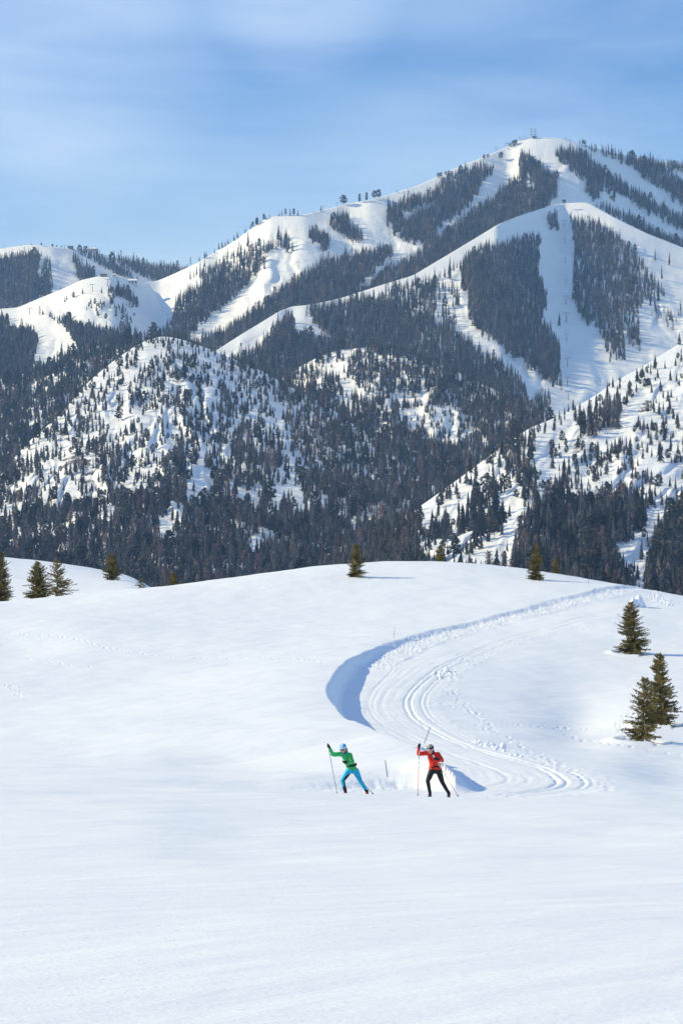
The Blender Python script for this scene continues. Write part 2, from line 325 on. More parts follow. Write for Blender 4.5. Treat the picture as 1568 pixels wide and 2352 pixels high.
# footprints
FP = [([(1030, 1568), (1047, 1601), (1079, 1634), (1118, 1673), (1173, 1700), (1233, 1733), (1283, 1766), (1330, 1785)], .55, .11, .055, .35),
      ([(985, 1612), (1045, 1625), (1112, 1645), (1200, 1667), (1310, 1673), (1420, 1673)], .8, .10, .06, .1),
      ([(1290, 1687), (1365, 1706), (1475, 1722), (1568, 1736)], .7, .11, .07, .1),
      ([(1440, 1640), (1425, 1655), (1420, 1673), (1445, 1700)], .6, .1, .06, .1),
      ([(10, 1452), (60, 1458), (130, 1462), (180, 1470), (240, 1487), (350, 1506), (500, 1520), (620, 1528), (700, 1540), (750, 1556)], 1.3, .12, .07, .25),
      ([(0, 1570), (25, 1578), (42, 1592), (40, 1603)], .6, .1, .06, .1), ([(60, 1512), (150, 1527), (260, 1533)], 1.6, .12, .07, .2),
      ([(1354, 1443), (1250, 1462), (1150, 1490), (1090, 1520), (1060, 1545), (1030, 1568)], .7, .11, .04, .7),
      ([(1567, 1380), (1500, 1398), (1440, 1415), (1354, 1443)], .8, .11, .05, .6),
      ([(1233, 1733), (1270, 1750), (1330, 1790), (1400, 1815)], .9, .11, .05, .4)]
spots = []
for pts, stp, rad, dep, spread in FP:
    ln = line_on_ground(pts, 90); seg = np.hypot(*np.diff(ln, axis=0).T); cum = np.concatenate([[0], np.cumsum(seg)]); k = 0
    for s in np.arange(0, cum[-1], stp):
        s += random.uniform(-.15, .15)*stp; px = np.interp(s, cum, ln[:, 0]); py = np.interp(s, cum, ln[:, 1]); k += 1
        spots.append((px+(.12 if k % 2 else -.12)+random.gauss(0, spread*.5), py+random.gauss(0, spread), rad*random.uniform(.7, 1.2), dep*random.uniform(.6, 1.2)))
for k in range(60):   # trampled patch beside the bend
    p = cast(random.uniform(1000, 1045), random.uniform(1538, 1560), 0, 100); spots.append((p.x, p.y, .12, .07))

# near ground mesh (fan grid)
cu = np.concatenate([-np.geomspace(4200, 100, 26), np.arange(-70, 1640, 2.3), 1640+np.geomspace(20, 3800, 26)])
cd = [2.0]
while cd[-1] < 1500:
    d = cd[-1]
    cd.append(d+(d*.014 if d < 55 else .5 if d < 86 else .42 if d < 130 else .55 if d < 330 else 1.6 if d < 470 else d*.03))
cd = np.array(cd)
UU, DD = np.meshgrid(cu, cd); XX = (UU-CX)/F*DD
ZZ = ZF(XX, DD)
def dent(px, py, rad, dep, up=.3):
    i0, i1 = np.searchsorted(cd, [py-4*rad, py+4*rad]); u0 = CX+F*(px-4*rad)/py; u1 = CX+F*(px+4*rad)/py
    j0, j1 = np.searchsorted(cu, [u0, u1])
    if i1 <= i0 or j1 <= j0: return
    q = ((XX[i0:i1, j0:j1]-px)**2+((DD[i0:i1, j0:j1]-py)/2.2)**2)/(rad*rad)
    ZZ[i0:i1, j0:j1] += -dep*np.exp(-q)+up*dep*np.exp(-(np.sqrt(q)-1.6)**2*3)
for s in spots: dent(*s)
selm = (DD > 86) & (DD < 335) & (UU > 700) & (UU < 1620); sA = np.full(DD.shape, 99.); pA = np.zeros(DD.shape)
sA[selm], pA[selm] = sdist(XX[selm], DD[selm], lA)
db = np.full(DD.shape, 99.); db[selm] = seg_dist(XX[selm], DD[selm], be)[0]; inb = np.zeros(DD.shape, bool); inb[selm] = inpoly(XX[selm], DD[selm], BPOLY)
gmask = sstep(.2, .9, np.where(inb, 0, db))*(1-sstep(.8, 2.0, sA*RS))*(1-sstep(6.5, 8, -sA*RS))
gmask = gmask*np.where(DD < 108, 1-sstep(1.5, 3, np.abs(sA)), 1)
gm = np_mesh('snow_ground', np.stack([XX, DD, ZZ], -1).reshape(-1, 3), grid_faces(len(cd), len(cu)), M_snow)
gat = gm.attributes.new('groom', 'FLOAT_VECTOR', 'POINT'); gat.data.foreach_set('vector', np.stack([sA, pA, gmask], -1).astype(np.float32).ravel())
tag(link('snow_ground', gm), kind='structure')
def groom_nodes(m):
    nt = m.node_tree; N = nt.nodes; L = nt.links; b = N['Principled BSDF']; prev = b.inputs['Normal'].links[0].from_socket
    at = N.new('ShaderNodeAttribute'); at.attribute_name = 'groom'; sp = N.new('ShaderNodeSeparateXYZ'); L.new(at.outputs['Vector'], sp.inputs[0])
    for sx_, sy_, dist in ((7, .35, .018), (22, 1.1, .007)):
        cb = N.new('ShaderNodeCombineXYZ'); ms = []
        for k, f in ((0, sx_), (1, sy_)):
            q = N.new('ShaderNodeMath'); q.operation = 'MULTIPLY'; q.inputs[1].default_value = f; L.new(sp.outputs[k], q.inputs[0]); L.new(q.outputs[0], cb.inputs[k])
        n = N.new('ShaderNodeTexNoise'); n.inputs['Scale'].default_value = 1; n.inputs['Detail'].default_value = 2; L.new(cb.outputs[0], n.inputs[0])
        h = N.new('ShaderNodeMath'); h.operation = 'MULTIPLY'; L.new(n.outputs[0], h.inputs[0]); L.new(sp.outputs[2], h.inputs[1])
        bp = N.new('ShaderNodeBump'); bp.inputs['Distance'].default_value = dist; L.new(h.outputs[0], bp.inputs['Height']); L.new(prev, bp.inputs['Normal']); prev = bp.outputs[0]
    L.new(prev, b.inputs['Normal'])
    # ice-crystal glints painted into the colour: scattered cells made whiter and smoother
    t = N.new('ShaderNodeTexCoord'); vo = N.new('ShaderNodeTexVoronoi'); vo.inputs['Scale'].default_value = 34; L.new(t.outputs['Object'], vo.inputs['Vector'])
    sc_ = N.new('ShaderNodeSeparateColor'); L.new(vo.outputs['Color'], sc_.inputs[0]); g = N.new('ShaderNodeMath'); g.operation = 'GREATER_THAN'; g.inputs[1].default_value = .9965; L.new(sc_.outputs[0], g.inputs[0])
    mx = N.new('ShaderNodeMix'); mx.data_type = 'RGBA'; L.new(g.outputs[0], mx.inputs[0]); mx.inputs[6].default_value = (.86, .885, .92, 1); mx.inputs[7].default_value = (1, 1, 1, 1); L.new(mx.outputs[2], b.inputs['Base Color'])
    q = N.new('ShaderNodeMath'); q.operation = 'MULTIPLY_ADD'; L.new(g.outputs[0], q.inputs[0]); q.inputs[1].default_value = -.35; q.inputs[2].default_value = .55; L.new(q.outputs[0], b.inputs['Roughness'])
groom_nodes(M_snow)
# valley floor sheet to the horizon
v = np.array([(-7500, -2000, -176), (7500, -2000, -176), (7500, 9000, -176), (-7500, 9000, -176)], float)
tag(link('ground', np_mesh('ground', v, [[0, 1, 2, 3]], M_piste)), kind='structure')

# ------------------------------------------------------------------ mountains
def A(*p): return [(x*.5, 500+y*.5) for x, y in p]
def B(*p): return [(784+x*.5, 264.6+y*.5) for x, y in p]
def C(*p): return [(x*.5, 764.5+y*.5) for x, y in p]
def E(*p): return [(784+x*.5, 764.5+y*.5) for x, y in p]
def G(*p): return [(588+x*.225, 400+y*.225) for x, y in p]
def K(*p): return [(x*.225, 541+y*.225) for x, y in p]
def lerp_s(pts, u, w=14):
    pts = np.array(pts, float); du = u[1]-u[0]; e = 3*w
    ue = np.arange(u[0]-e, u[-1]+e+du, du)
    n = int(w/du)*2+1; k = np.hanning(n+2)[1:-1]; k /= k.sum()
    out = []
    for c in range(1, pts.shape[1]):
        y = np.interp(ue, pts[:, 0], pts[:, c]); y = np.convolve(np.pad(y, n//2, 'edge'), k, 'valid'); out.append(np.interp(u, ue, y[:len(ue)]))
    return out
class Hill: pass
HILLS = {}
def hill(key, name, crest, base, mate, amp, gully, rock=0, du=4, nr=150, w=14, seed=0, power=.92, gf=130, tilt=0, fan=None):
    u = np.arange(crest[0][0], crest[-1][0]+du, du, dtype=float)
    rc, dc = lerp_s(crest, u, w); rb, db = lerp_s(base, u, 60)
    t = np.linspace(0, 1, nr); T, U = np.meshgrid(t, u, indexing='ij')
    rb2 = np.maximum(rb, rc+4)
    ROW = rb2+(rc-rb2)*T; D = db+(dc-db)*T**power
    win = np.minimum(1, (1-T)*9)*np.minimum(1, T*8+.2)
    cc = (U-fan)/(.75+.6*(1-T)) if fan is not None else U+tilt*ROW
    cc = cc+38*fbm(U/90+seed, ROW/70, 2); g = fbm(cc/gf+seed, T*2.2+seed*.7+U/400, 4); gul = 1-np.abs(g)*2
    D = D+gully*gul*win*(.3+.7*np.sin(np.pi*np.clip(T, 0, 1)))*(.45+.9*np.clip(.5+fbm(U/170, ROW/110+seed, 2), 0, 1))
    X = (U-CX)/F*D; Zz = (HZ-ROW)/F*D
    Zz = Zz+amp*win*(fbm(X/150+seed, D/170, 5, .55))
    # back slope and front skirt
    rows = []
    for dd_, fz in ((-700, 1.0), (-250, .35)):
        rows.append(np.stack([X[0]*(D[0]+dd_)/D[0], D[0]+dd_, Zz[0]*(1-fz)+(-185)*fz], -1))
    P = np.stack([X, D, Zz], -1)
    back = [np.stack([X[-1]*(D[-1]+a)/D[-1], D[-1]+a, Zz[-1]*(1-f)+(-185)*f], -1) for a, f in ((25, .004), (90, .04), (400, .3), (1100, 1.0))]
    full = np.concatenate([np.array(rows), P, np.array(back)], 0)
    me = np_mesh(name, full.reshape(-1, 3), grid_faces(full.shape[0], full.shape[1]), mate)
    if rock:
        nz = fbm(X/60+9, D/40+Zz/20, 4, .6)
        at = me.attributes.new('rock', 'FLOAT', 'POINT'); v = np.zeros(full.shape[:2]); v[2:2+nr] = np.clip(rock*(.30+.55*nz)*win+ROCKF(U, ROW), -1, .8)
        at.data.foreach_set('value', v.ravel().astype(np.float32))
    o = tag(link(name, me), kind='structure')
    h = Hill(); h.u = u; h.P = P; h.rc = rc; h.rb = rb2; h.nr = nr; h.o = o; HILLS[key] = h; return h
ROCKZ = [(130, 1000, 60, 40), (215, 1100, 60, 45), (60, 1085, 60, 30), (170, 1060, 50, 40), (345, 985, 18, 10), (1330, 1005, 30, 25), (1320, 1025, 20, 15), (1478, 850, 20, 12), (1555, 1085, 25, 40), (1560, 1020, 18, 30), (1475, 935, 25, 20), (1490, 920, 12, 12), (20, 1095, 40, 30)]
def ROCKF(U, Rr):
    s = 0
    for (a, b, c, d) in ROCKZ: s = s+.30*np.exp(-((U-a)/c)**2-((Rr-b)/d)**2)
    return s
def surf(h, u, row):
    """ground point of hill h seen at column u, row (arrays)"""
    ci = np.clip((u-h.u[0])/(h.u[1]-h.u[0]), 0, len(h.u)-1.001); rc = np.interp(u, h.u, h.rc); rb = np.interp(u, h.u, h.rb)
    ti = np.clip((rb-row)/(rb-rc), 0, 1)*(h.nr-1); ti = np.minimum(ti, h.nr-1.001)
    i = ti.astype(int); j = ci.astype(int); a = (ti-i)[:, None]; b = (ci-j)[:, None]; P = h.P
    return (P[i, j]*(1-b)+P[i, j+1]*b)*(1-a)+(P[i+1, j]*(1-b)+P[i+1, j+1]*b)*a

hill('L0', 'mountain_left_ridge', [(-500, 590, 6700), (-100, 576, 6600), (0, 571, 6550), (50, 563, 6550), (80, 561, 6550), (120, 566, 6550), (175, 571, 6600), (215, 577, 6650), (260, 588, 6700), (330, 604, 6750), (400, 612, 6800), (440, 618, 6800), (520, 650, 6900)],
     [(-500, 760, 5900), (520, 760, 6000)], M_piste, 4, 10, seed=3, nr=70)
hill('L1', 'mountain_summit', [(200, 760, 5000), (280, 690, 5200), (310, 660, 5300), (335, 650, 5400), (365, 643, 5450), (400, 628, 5450), (430, 614, 5450), (465, 596, 5450), (500, 574, 5500), (540, 551, 5500), (570, 529, 5500), (600, 508, 5500), (620, 497, 5500), (660, 494, 5500), (700, 492, 5500), (745, 481, 5550), (800, 467, 5600), (850, 459, 5600), (900, 444, 5650), (960, 425, 5700), (1010, 402, 5750), (1060, 379, 5800), (1120, 356, 5850), (1165, 336, 5900), (1190, 323, 5900), (1225, 315, 5900), (1270, 315, 5900), (1300, 320, 5900), (1335, 330, 5900), (1370, 340, 5950), (1450, 358, 6000), (1568, 378, 6050), (1700, 400, 6100), (2000, 480, 6200)],
     [(200, 960, 4500), (500, 960, 4550), (800, 900, 4700), (1250, 900, 4950), (2000, 900, 5300)], M_piste, 4.5, 14, seed=5, nr=200)
hill('LK', 'mountain_knoll', [(-500, 730, 5300), (-100, 712, 5300), (0, 709, 5300), (40, 706, 5300), (90, 685, 5300), (150, 660, 5280), (185, 643, 5250), (225, 634, 5250), (255, 632, 5250), (300, 643, 5330), (340, 657, 5370), (370, 702, 5285), (400, 760, 5110), (440, 840, 4880)],
     [(-500, 940, 4300), (0, 940, 4300), (300, 930, 4430), (400, 960, 4520), (440, 960, 4540)], M_piste, 4.5, 14, seed=8, nr=90)
hill('L2', 'mountain_buttress', [(430, 850, 4300), (480, 816, 4450), (510, 796, 4500), (550, 770, 4550), (590, 746, 4600), (640, 715, 4650), (670, 703, 4700), (700, 701, 4700), (740, 694, 4750), (784, 684, 4800), (870, 656, 4850), (949, 632, 4900), (1029, 584, 5000), (1104, 539, 5100), (1144, 514, 5150), (1200, 492, 5330), (1264, 472, 5560), (1294, 466, 5640), (1349, 464, 5640), (1409, 498, 5560), (1484, 535, 5500), (1568, 568, 5480), (1750, 640, 5400), (2000, 700, 5450)],
     [(430, 960, 4000), (784, 1000, 4000), (1000, 1020, 3950), (1300, 980, 4150), (1400, 980, 4250), (2000, 1020, 4300)], M_piste, 4.5, 14, seed=13, nr=190)
hill('L5', 'hill_forested_left', [(-500, 900, 4100), (-100, 870, 4100), (0, 867, 4100), (70, 856, 4100), (110, 840, 4100), (175, 810, 4100), (240, 790, 4100), (320, 779, 4050), (400, 778, 4000), (450, 800, 3950), (520, 850, 3900)],
     [(-500, 1250, 2900), (520, 1250, 3100)], M_rocky, 12, 50, rock=.1, seed=21, gf=70, nr=120)
hill('L3', 'hill_behind_valley', [(600, 900, 4000), (660, 860, 4000), (700, 836, 4000), (740, 815, 4000), (784, 803, 4000), (834, 798, 3980), (909, 801, 3950), (944, 812, 3920), (984, 826, 3900), (1040, 850, 3850), (1084, 870, 3800), (1130, 892, 3750), (1184, 915, 3700), (1254, 960, 3600), (1330, 1020, 3500), (1450, 1100, 3400)],
     [(600, 1220, 2900), (1450, 1300, 2700)], M_rocky, 8, 40, rock=.1, seed=31, gf=80, nr=130)
hill('L4', 'hill_middle', [(-500, 1290, 2800), (-150, 1150, 2900), (0, 1075, 3000), (35, 1050, 3020), (65, 1015, 3050), (100, 985, 3100), (135, 955, 3150), (165, 920, 3200), (200, 880, 3280), (240, 845, 3350), (270, 822, 3400), (310, 795, 3450), (340, 780, 3480), (370, 772, 3500), (400, 775, 3500), (430, 783, 3500), (480, 801, 3500), (525, 820, 3500), (600, 851, 3480), (650, 880, 3460), (700, 905, 3440), (750, 932, 3420), (800, 966, 3380), (870, 1012, 3300), (950, 1080, 3150), (1050, 1160, 2950), (1200, 1260, 2700), (1400, 1380, 2500)],
     [(-500, 1400, 2000), (0, 1400, 2000), (370, 1400, 1850), (700, 1400, 1950), (1400, 1420, 2200)], M_rocky, 7, 24, rock=.27, seed=41, gf=75, fan=370, nr=230)
hill('L6', 'hill_right_spur', [(820, 1310, 2100), (860, 1262, 2150), (900, 1217, 2180), (934, 1189, 2200), (960, 1166, 2230), (1034, 1114, 2320), (1134, 1039, 2430), (1214, 984, 2520), (1290, 953, 2600), (1349, 919, 2660), (1434, 864, 2740), (1484, 837, 2780), (1568, 784, 2850), (1750, 680, 3000), (2000, 560, 3200)],
     [(820, 1430, 1500), (1250, 1430, 1450), (1600, 1430, 1550), (2000, 1430, 1600)], M_rocky, 6, 20, rock=.25, seed=52, gf=90, tilt=1.0, nr=200)

# ------------------------------------------------------------------ far tree models (unit height)
def far_tree(name, wid, layers, segs, kind, seed):
    r = random.Random(seed); V = []; Fc = []; MI = []
    def tri(a, b, c, m):
        n = len(V); V.extend([a, b, c]); Fc.append((n, n+1, n+2)); MI.append(m)
    tr = .012
    for k in range(4):
        a0, a1 = k*math.pi/2, (k+1)*math.pi/2
        tri((tr*math.cos(a0), tr*math.sin(a0), 0), (tr*math.cos(a1), tr*math.sin(a1), 0), (0, 0, .9), 1)
    if kind == 'cone':
        z0 = .10
        for j in range(layers):
            f = j/(layers-1); zb = z0+(1-z0)*f**.92*.93; rr = wid*(1-f)**.8*r.uniform(.85, 1.1)+.012; hh = (1-z0)/layers*2.1*(1-.35*f)
            ph = r.random()*6.3
            for s in range(segs):
                if r.random() < .12: continue
                a = ph+s*2*math.pi/segs; q = rr*r.uniform(.65, 1.2); dz = r.uniform(-.02, .02); w_ = math.pi/segs*1.25
                tip = (q*math.cos(a), q*math.sin(a), zb-rr*.35+dz)
                tri((rr*.32*math.cos(a-w_*1.6), rr*.32*math.sin(a-w_*1.6), zb+hh*.15), tip, (0, 0, zb+hh), 0)
                tri(tip, (rr*.32*math.cos(a+w_*1.6), rr*.32*math.sin(a+w_*1.6), zb+hh*.15), (0, 0, zb+hh), 0)
                if segs > 6: tri((rr*.32*math.cos(a-w_*1.6), rr*.32*math.sin(a-w_*1.6), zb+hh*.15), (rr*.32*math.cos(a+w_*1.6), rr*.32*math.sin(a+w_*1.6), zb+hh*.15), tip, 0)
        tri((.012, 0, .9), (-.012, 0, .9), (0, 0, 1), 0)
    else:   # clumps in an egg (pine, or bare crown when 'larch')
        n = layers*segs
        for k in range(n):
            h = r.uniform(.22, .98); f = (h-.22)/.76
            rm = wid*(math.sin(math.pi*min(1, (f*.85+.12)))**.6 if kind == 'pine' else (1-f)**.7+.06)
            a = r.random()*6.283; q = rm*math.sqrt(r.uniform(.1, 1)); c = Vector((q*math.cos(a), q*math.sin(a), h)); s = (.085 if kind == 'pine' else .06)*r.uniform(.6, 1.3)
            d1 = Vector((r.gauss(0, 1), r.gauss(0, 1), r.gauss(0, .6))).normalized()*s; d2 = Vector((r.gauss(0, 1), r.gauss(0, 1), r.gauss(0, .6))).normalized()*s
            if kind == 'larch': d1 = d1*1.5+Vector((0, 0, s*.8)); d2 *= .25
            tri(tuple(c-d1), tuple(c+d1*.6+d2), tuple(c+d1*.2-d2), 0)
            d3 = d1.cross(d2)/s
            if kind == 'pine': tri(tuple(c-d3), tuple(c+d3*.7+d1*.6), tuple(c+d2), 0)
    m = {'cone': M_far, 'pine': M_farp, 'larch': M_larch}[kind]
    return np_mesh(name, V, Fc, [m, M_farbark], False, MI)
PROTO = [far_tree('conifer_tree', .155, 9, 9, 'cone', 1), far_tree('conifer_tree', .125, 10, 8, 'cone', 2), far_tree('conifer_tree', .105, 10, 7, 'cone', 3), far_tree('conifer_tree', .19, 8, 9, 'cone', 4),
         far_tree('pine_tree', .20, 9, 11, 'pine', 5), far_tree('pine_tree', .26, 9, 12, 'pine', 6), far_tree('bare_tree', .15, 10, 14, 'larch', 7)]
# spire conifers for the high mountain
PROTO += [far_tree('conifer_tree', .085, 10, 6, 'cone', 8), far_tree('conifer_tree', .10, 9, 7, 'cone', 9)]

# forest masks: hill -> default density, cell factor, tree height m, [(polygon, density)]
Pm = {}
Pm['L0'] = (0.0, 17, [(A((-800, 190), (20, 165), (140, 140), (190, 150), (182, 250), (240, 300), (230, 345), (150, 380), (60, 425), (-800, 600)), .95),
    (A((205, 150), (215, 155), (235, 210), (240, 300), (215, 290), (190, 240)), .35),
    (A((330, 155), (350, 160), (385, 215), (440, 275), (360, 290), (345, 230)), .95), (A((385, 190), (400, 200), (450, 260), (415, 280)), .9),
    (A((355, 130), (450, 150), (520, 195), (610, 250), (640, 290), (520, 255), (430, 190), (365, 155)), .95),
    (A((480, 150), (560, 150), (700, 185), (850, 212), (960, 240), (720, 300), (640, 255), (540, 195)), .97)])
Pm['LK'] = (0.0, 14, [(A((225, 440), (320, 440), (400, 480), (540, 490), (535, 600), (360, 600), (330, 540), (290, 490)), .9), (A((490, 325), (560, 310), (605, 330), (600, 370), (500, 355)), .55),
    (A((545, 440), (600, 440), (600, 500), (545, 500)), .4), (A((605, 340), (630, 345), (630, 405), (605, 400)), .7), (A((400, 350), (600, 360), (610, 430), (480, 460), (350, 430)), .13), (A((270, 365), (345, 350), (350, 375), (280, 385)), .35),
    (A((430, 300), (520, 290), (600, 290), (600, 310), (440, 330)), .16), (A((180, 425), (210, 425), (210, 445), (185, 445)), .9), (A((535, 490), (600, 500), (600, 590), (520, 590)), .5),
    (A((-800, 480), (60, 482), (120, 485), (165, 510), (180, 545), (165, 620), (140, 715), (0, 780), (-800, 800)), .97), (A((-800, 400), (30, 425), (50, 450), (45, 475), (-800, 480)), .9)])
Pm['L1'] = (0.0, 17, [(A((850, 255), (1000, 185), (1130, 105), (1200, 105), (1290, 50), (1330, 70), (1355, 160), (1240, 150), (1225, 225), (1110, 240), (960, 300)), .42),
    (A((800, 370), (860, 330), (960, 280), (1100, 240), (1220, 215), (1160, 265), (1110, 325), (1040, 385), (960, 440), (890, 510), (820, 600), (720, 600), (740, 500), (795, 450)), .85),
    (G((500, 560), (540, 520), (620, 490), (700, 570), (770, 620), (770, 690), (720, 760), (600, 710), (550, 640)), .97), (G((735, 430), (790, 400), (920, 360), (945, 420), (940, 500), (1010, 500), (1090, 570), (1100, 680), (1040, 705), (960, 700), (880, 620), (770, 530)), .97),
    ([(784, 585), (875, 563), (900, 560), (905, 590), (870, 610), (835, 645), (784, 690), (700, 705), (600, 760), (530, 800), (450, 820), (440, 785), (530, 740), (565, 715), (625, 665), (665, 640), (700, 612), (740, 594)], .97),
    (B((205, 490), (215, 410), (290, 370), (410, 330), (480, 280), (560, 250), (610, 215), (690, 215), (705, 240), (660, 300), (590, 400), (520, 450), (440, 510), (400, 570), (330, 585), (250, 550), (240, 510)), .9),
    (B((280, 440), (380, 400), (460, 390), (330, 450), (280, 480)), .15), (B((480, 260), (560, 220), (620, 200), (600, 250), (500, 300)), .35),
    (B((818, 160), (870, 170), (930, 215), (990, 280), (1000, 350), (970, 400), (900, 450), (800, 475), (720, 510), (640, 580), (560, 620), (490, 680), (420, 740), (300, 760), (180, 820), (60, 880), (0, 880), (100, 780), (200, 690), (320, 640), (400, 560), (510, 490), (600, 420), (700, 370), (760, 290), (815, 270)), .97),
    (B((848, 260), (880, 270), (890, 330), (850, 335)), .1),
    (B((965, 130), (1090, 135), (1160, 190), (1240, 260), (1340, 320), (1430, 370), (1568, 450), (2400, 800), (2400, 900), (1568, 525), (1480, 470), (1380, 420), (1280, 366), (1200, 340), (1160, 385), (1120, 350), (1125, 300), (1050, 240), (990, 180)), .97),
    (B((1150, 400), (1200, 404), (1330, 446), (1568, 568), (1900, 700), (1900, 800), (1568, 660), (1480, 600), (1330, 510), (1220, 450), (1160, 420)), .95),
    (B((1090, 115), (1200, 125), (1330, 165), (1568, 200), (2400, 300), (2400, 800), (1568, 410), (1480, 340), (1380, 275), (1350, 235), (1250, 190), (1130, 140)), .9), (B((1465, 240), (1568, 250), (1700, 290), (1568, 280)), .0)])
Pm['L2'] = (0.0, 17, [(B((545, 720), (560, 640), (640, 580), (750, 570), (860, 530), (910, 540), (915, 630), (905, 700), (940, 800), (950, 870), (920, 920), (950, 950), (1000, 1020), (1010, 1100), (1000, 1180), (1020, 1260), (900, 1180), (850, 1140), (740, 1060), (650, 1000), (600, 950), (580, 900), (585, 820), (545, 790)), .97),
    (B((935, 450), (990, 420), (1005, 530), (960, 510)), .95), (B((1050, 450), (1190, 460), (1280, 520), (1340, 540), (1400, 600), (1400, 680), (1340, 760), (1300, 850), (1290, 900), (1300, 1100), (1240, 1120), (1200, 1030), (1180, 970), (1100, 930), (1065, 850), (1060, 650), (1070, 560)), .72),
    (B((1060, 450), (1200, 460), (1290, 540), (1260, 640), (1080, 640)), .9), (B((1400, 600), (1500, 780), (1500, 860), (1400, 850), (1360, 880), (1380, 1060), (1320, 1060), (1290, 900), (1340, 760)), .5), (B((1400, 560), (1568, 640), (1900, 700), (1900, 1000), (1500, 980), (1380, 900), (1500, 780)), .07),
    (B((-60, 842), (100, 828), (190, 798), (330, 745), (430, 722), (430, 960), (520, 960), (400, 1100), (200, 1070), (-60, 1060)), .93), (B((200, 760), (340, 740), (430, 720), (430, 900), (300, 900), (200, 850)), .55), (B((430, 720), (560, 640), (545, 790), (540, 930), (430, 960)), .12),
    (B((400, 960), (560, 930), (520, 975), (600, 1045), (700, 1095), (820, 1185), (860, 1300), (300, 1300), (300, 1070)), .62),
    (E((400, 60), (590, 20), (630, 75), (710, 110), (820, 185), (850, 250), (860, 340), (780, 330), (640, 250), (300, 170), (100, 60)), .78), (E((870, 260), (960, 290), (955, 360), (880, 345)), .8),
    ([(520, 830), (560, 800), (600, 780), (625, 740), (670, 712), (675, 750), (784, 780), (830, 800), (784, 830), (700, 900), (560, 900)], .95), (A((1390, 410), (1700, 330), (1700, 600), (1500, 530), (1440, 480)), .93),
    ([(1350, 480), (1500, 560), (1568, 600), (1568, 700), (1450, 560)], .0)])
Pm['L3'] = (.58, 13, [(E((20, 100), (130, 80), (250, 90), (300, 180), (250, 230), (100, 200), (30, 150)), .55), (E((-120, 160), (20, 60), (60, 80), (-20, 200)), .08), (E((330, 90), (480, 170), (600, 220), (760, 310), (900, 360), (930, 400), (800, 450), (700, 470), (600, 430), (500, 300), (400, 270), (380, 200)), .80),
    (E((-20, 180), (120, 250), (380, 240), (420, 300), (270, 300), (120, 290), (0, 260)), .08),
    (E((-200, 300), (250, 430), (400, 480), (560, 500), (700, 480), (860, 430), (1200, 400), (1300, 1200), (-400, 1200)), .86), (E((260, 300), (560, 320), (620, 420), (560, 520), (380, 500), (260, 420)), .33)])
Pm['L5'] = (.84, 14, [(C((160, 200), (330, 280), (300, 450), (150, 500), (120, 350)), .55), (C((0, 420), (120, 420), (150, 560), (0, 600)), .8)])
Pm['L4'] = (.80, 13.2, [(C((-400, 560), (200, 440), (400, 200), (700, -60), (1100, 60), (1500, 280), (1568, 500), (1450, 720), (1180, 800), (1000, 760), (820, 830), (500, 880), (-400, 900)), .46),
    (C((1130, 60), (1500, 200), (1700, 420), (1568, 600), (1400, 560), (1300, 300)), .62), (C((1100, 420), (1300, 500), (1250, 680), (1050, 700), (980, 640)), .68), (C((1200, 700), (1500, 640), (1568, 850), (1200, 900)), .8), (C((1240, 640), (1380, 650), (1400, 780), (1260, 800)), .3),
    (C((-400, 760), (-20, 560), (130, 400), (260, 290), (400, 170), (440, 200), (300, 330), (160, 480), (40, 640), (-400, 900)), .72), (C((480, 290), (560, 220), (600, 290), (590, 420), (500, 440)), .06), (C((840, 600), (960, 560), (980, 690), (850, 720)), .06), (C((560, 120), (700, 50), (730, 60), (640, 200), (560, 200)), .12), (C((880, 230), (960, 220), (960, 290), (880, 290)), .04),
    (C((290, 360), (420, 160), (560, 40), (700, 10), (620, 130), (480, 270), (400, 400), (260, 450)), .42),
    (C((180, 480), (300, 440), (470, 560), (500, 700), (350, 760), (200, 700)), .22), (C((600, 300), (780, 380), (800, 560), (600, 560)), .17),
    (C((480, 440), (560, 560), (580, 820), (500, 800), (470, 600)), .5), (C((760, 600), (840, 500), (860, 700), (820, 800), (740, 760)), .8),
    (C((-400, 740), (200, 760), (500, 830), (480, 930), (-400, 960)), .66), (C((700, 800), (850, 780), (830, 960), (700, 960)), .30), (C((1110, 960), (1220, 880), (1180, 1060), (1120, 1060)), .25), (C((500, 830), (700, 740), (780, 800), (690, 900), (560, 1000)), .93)])
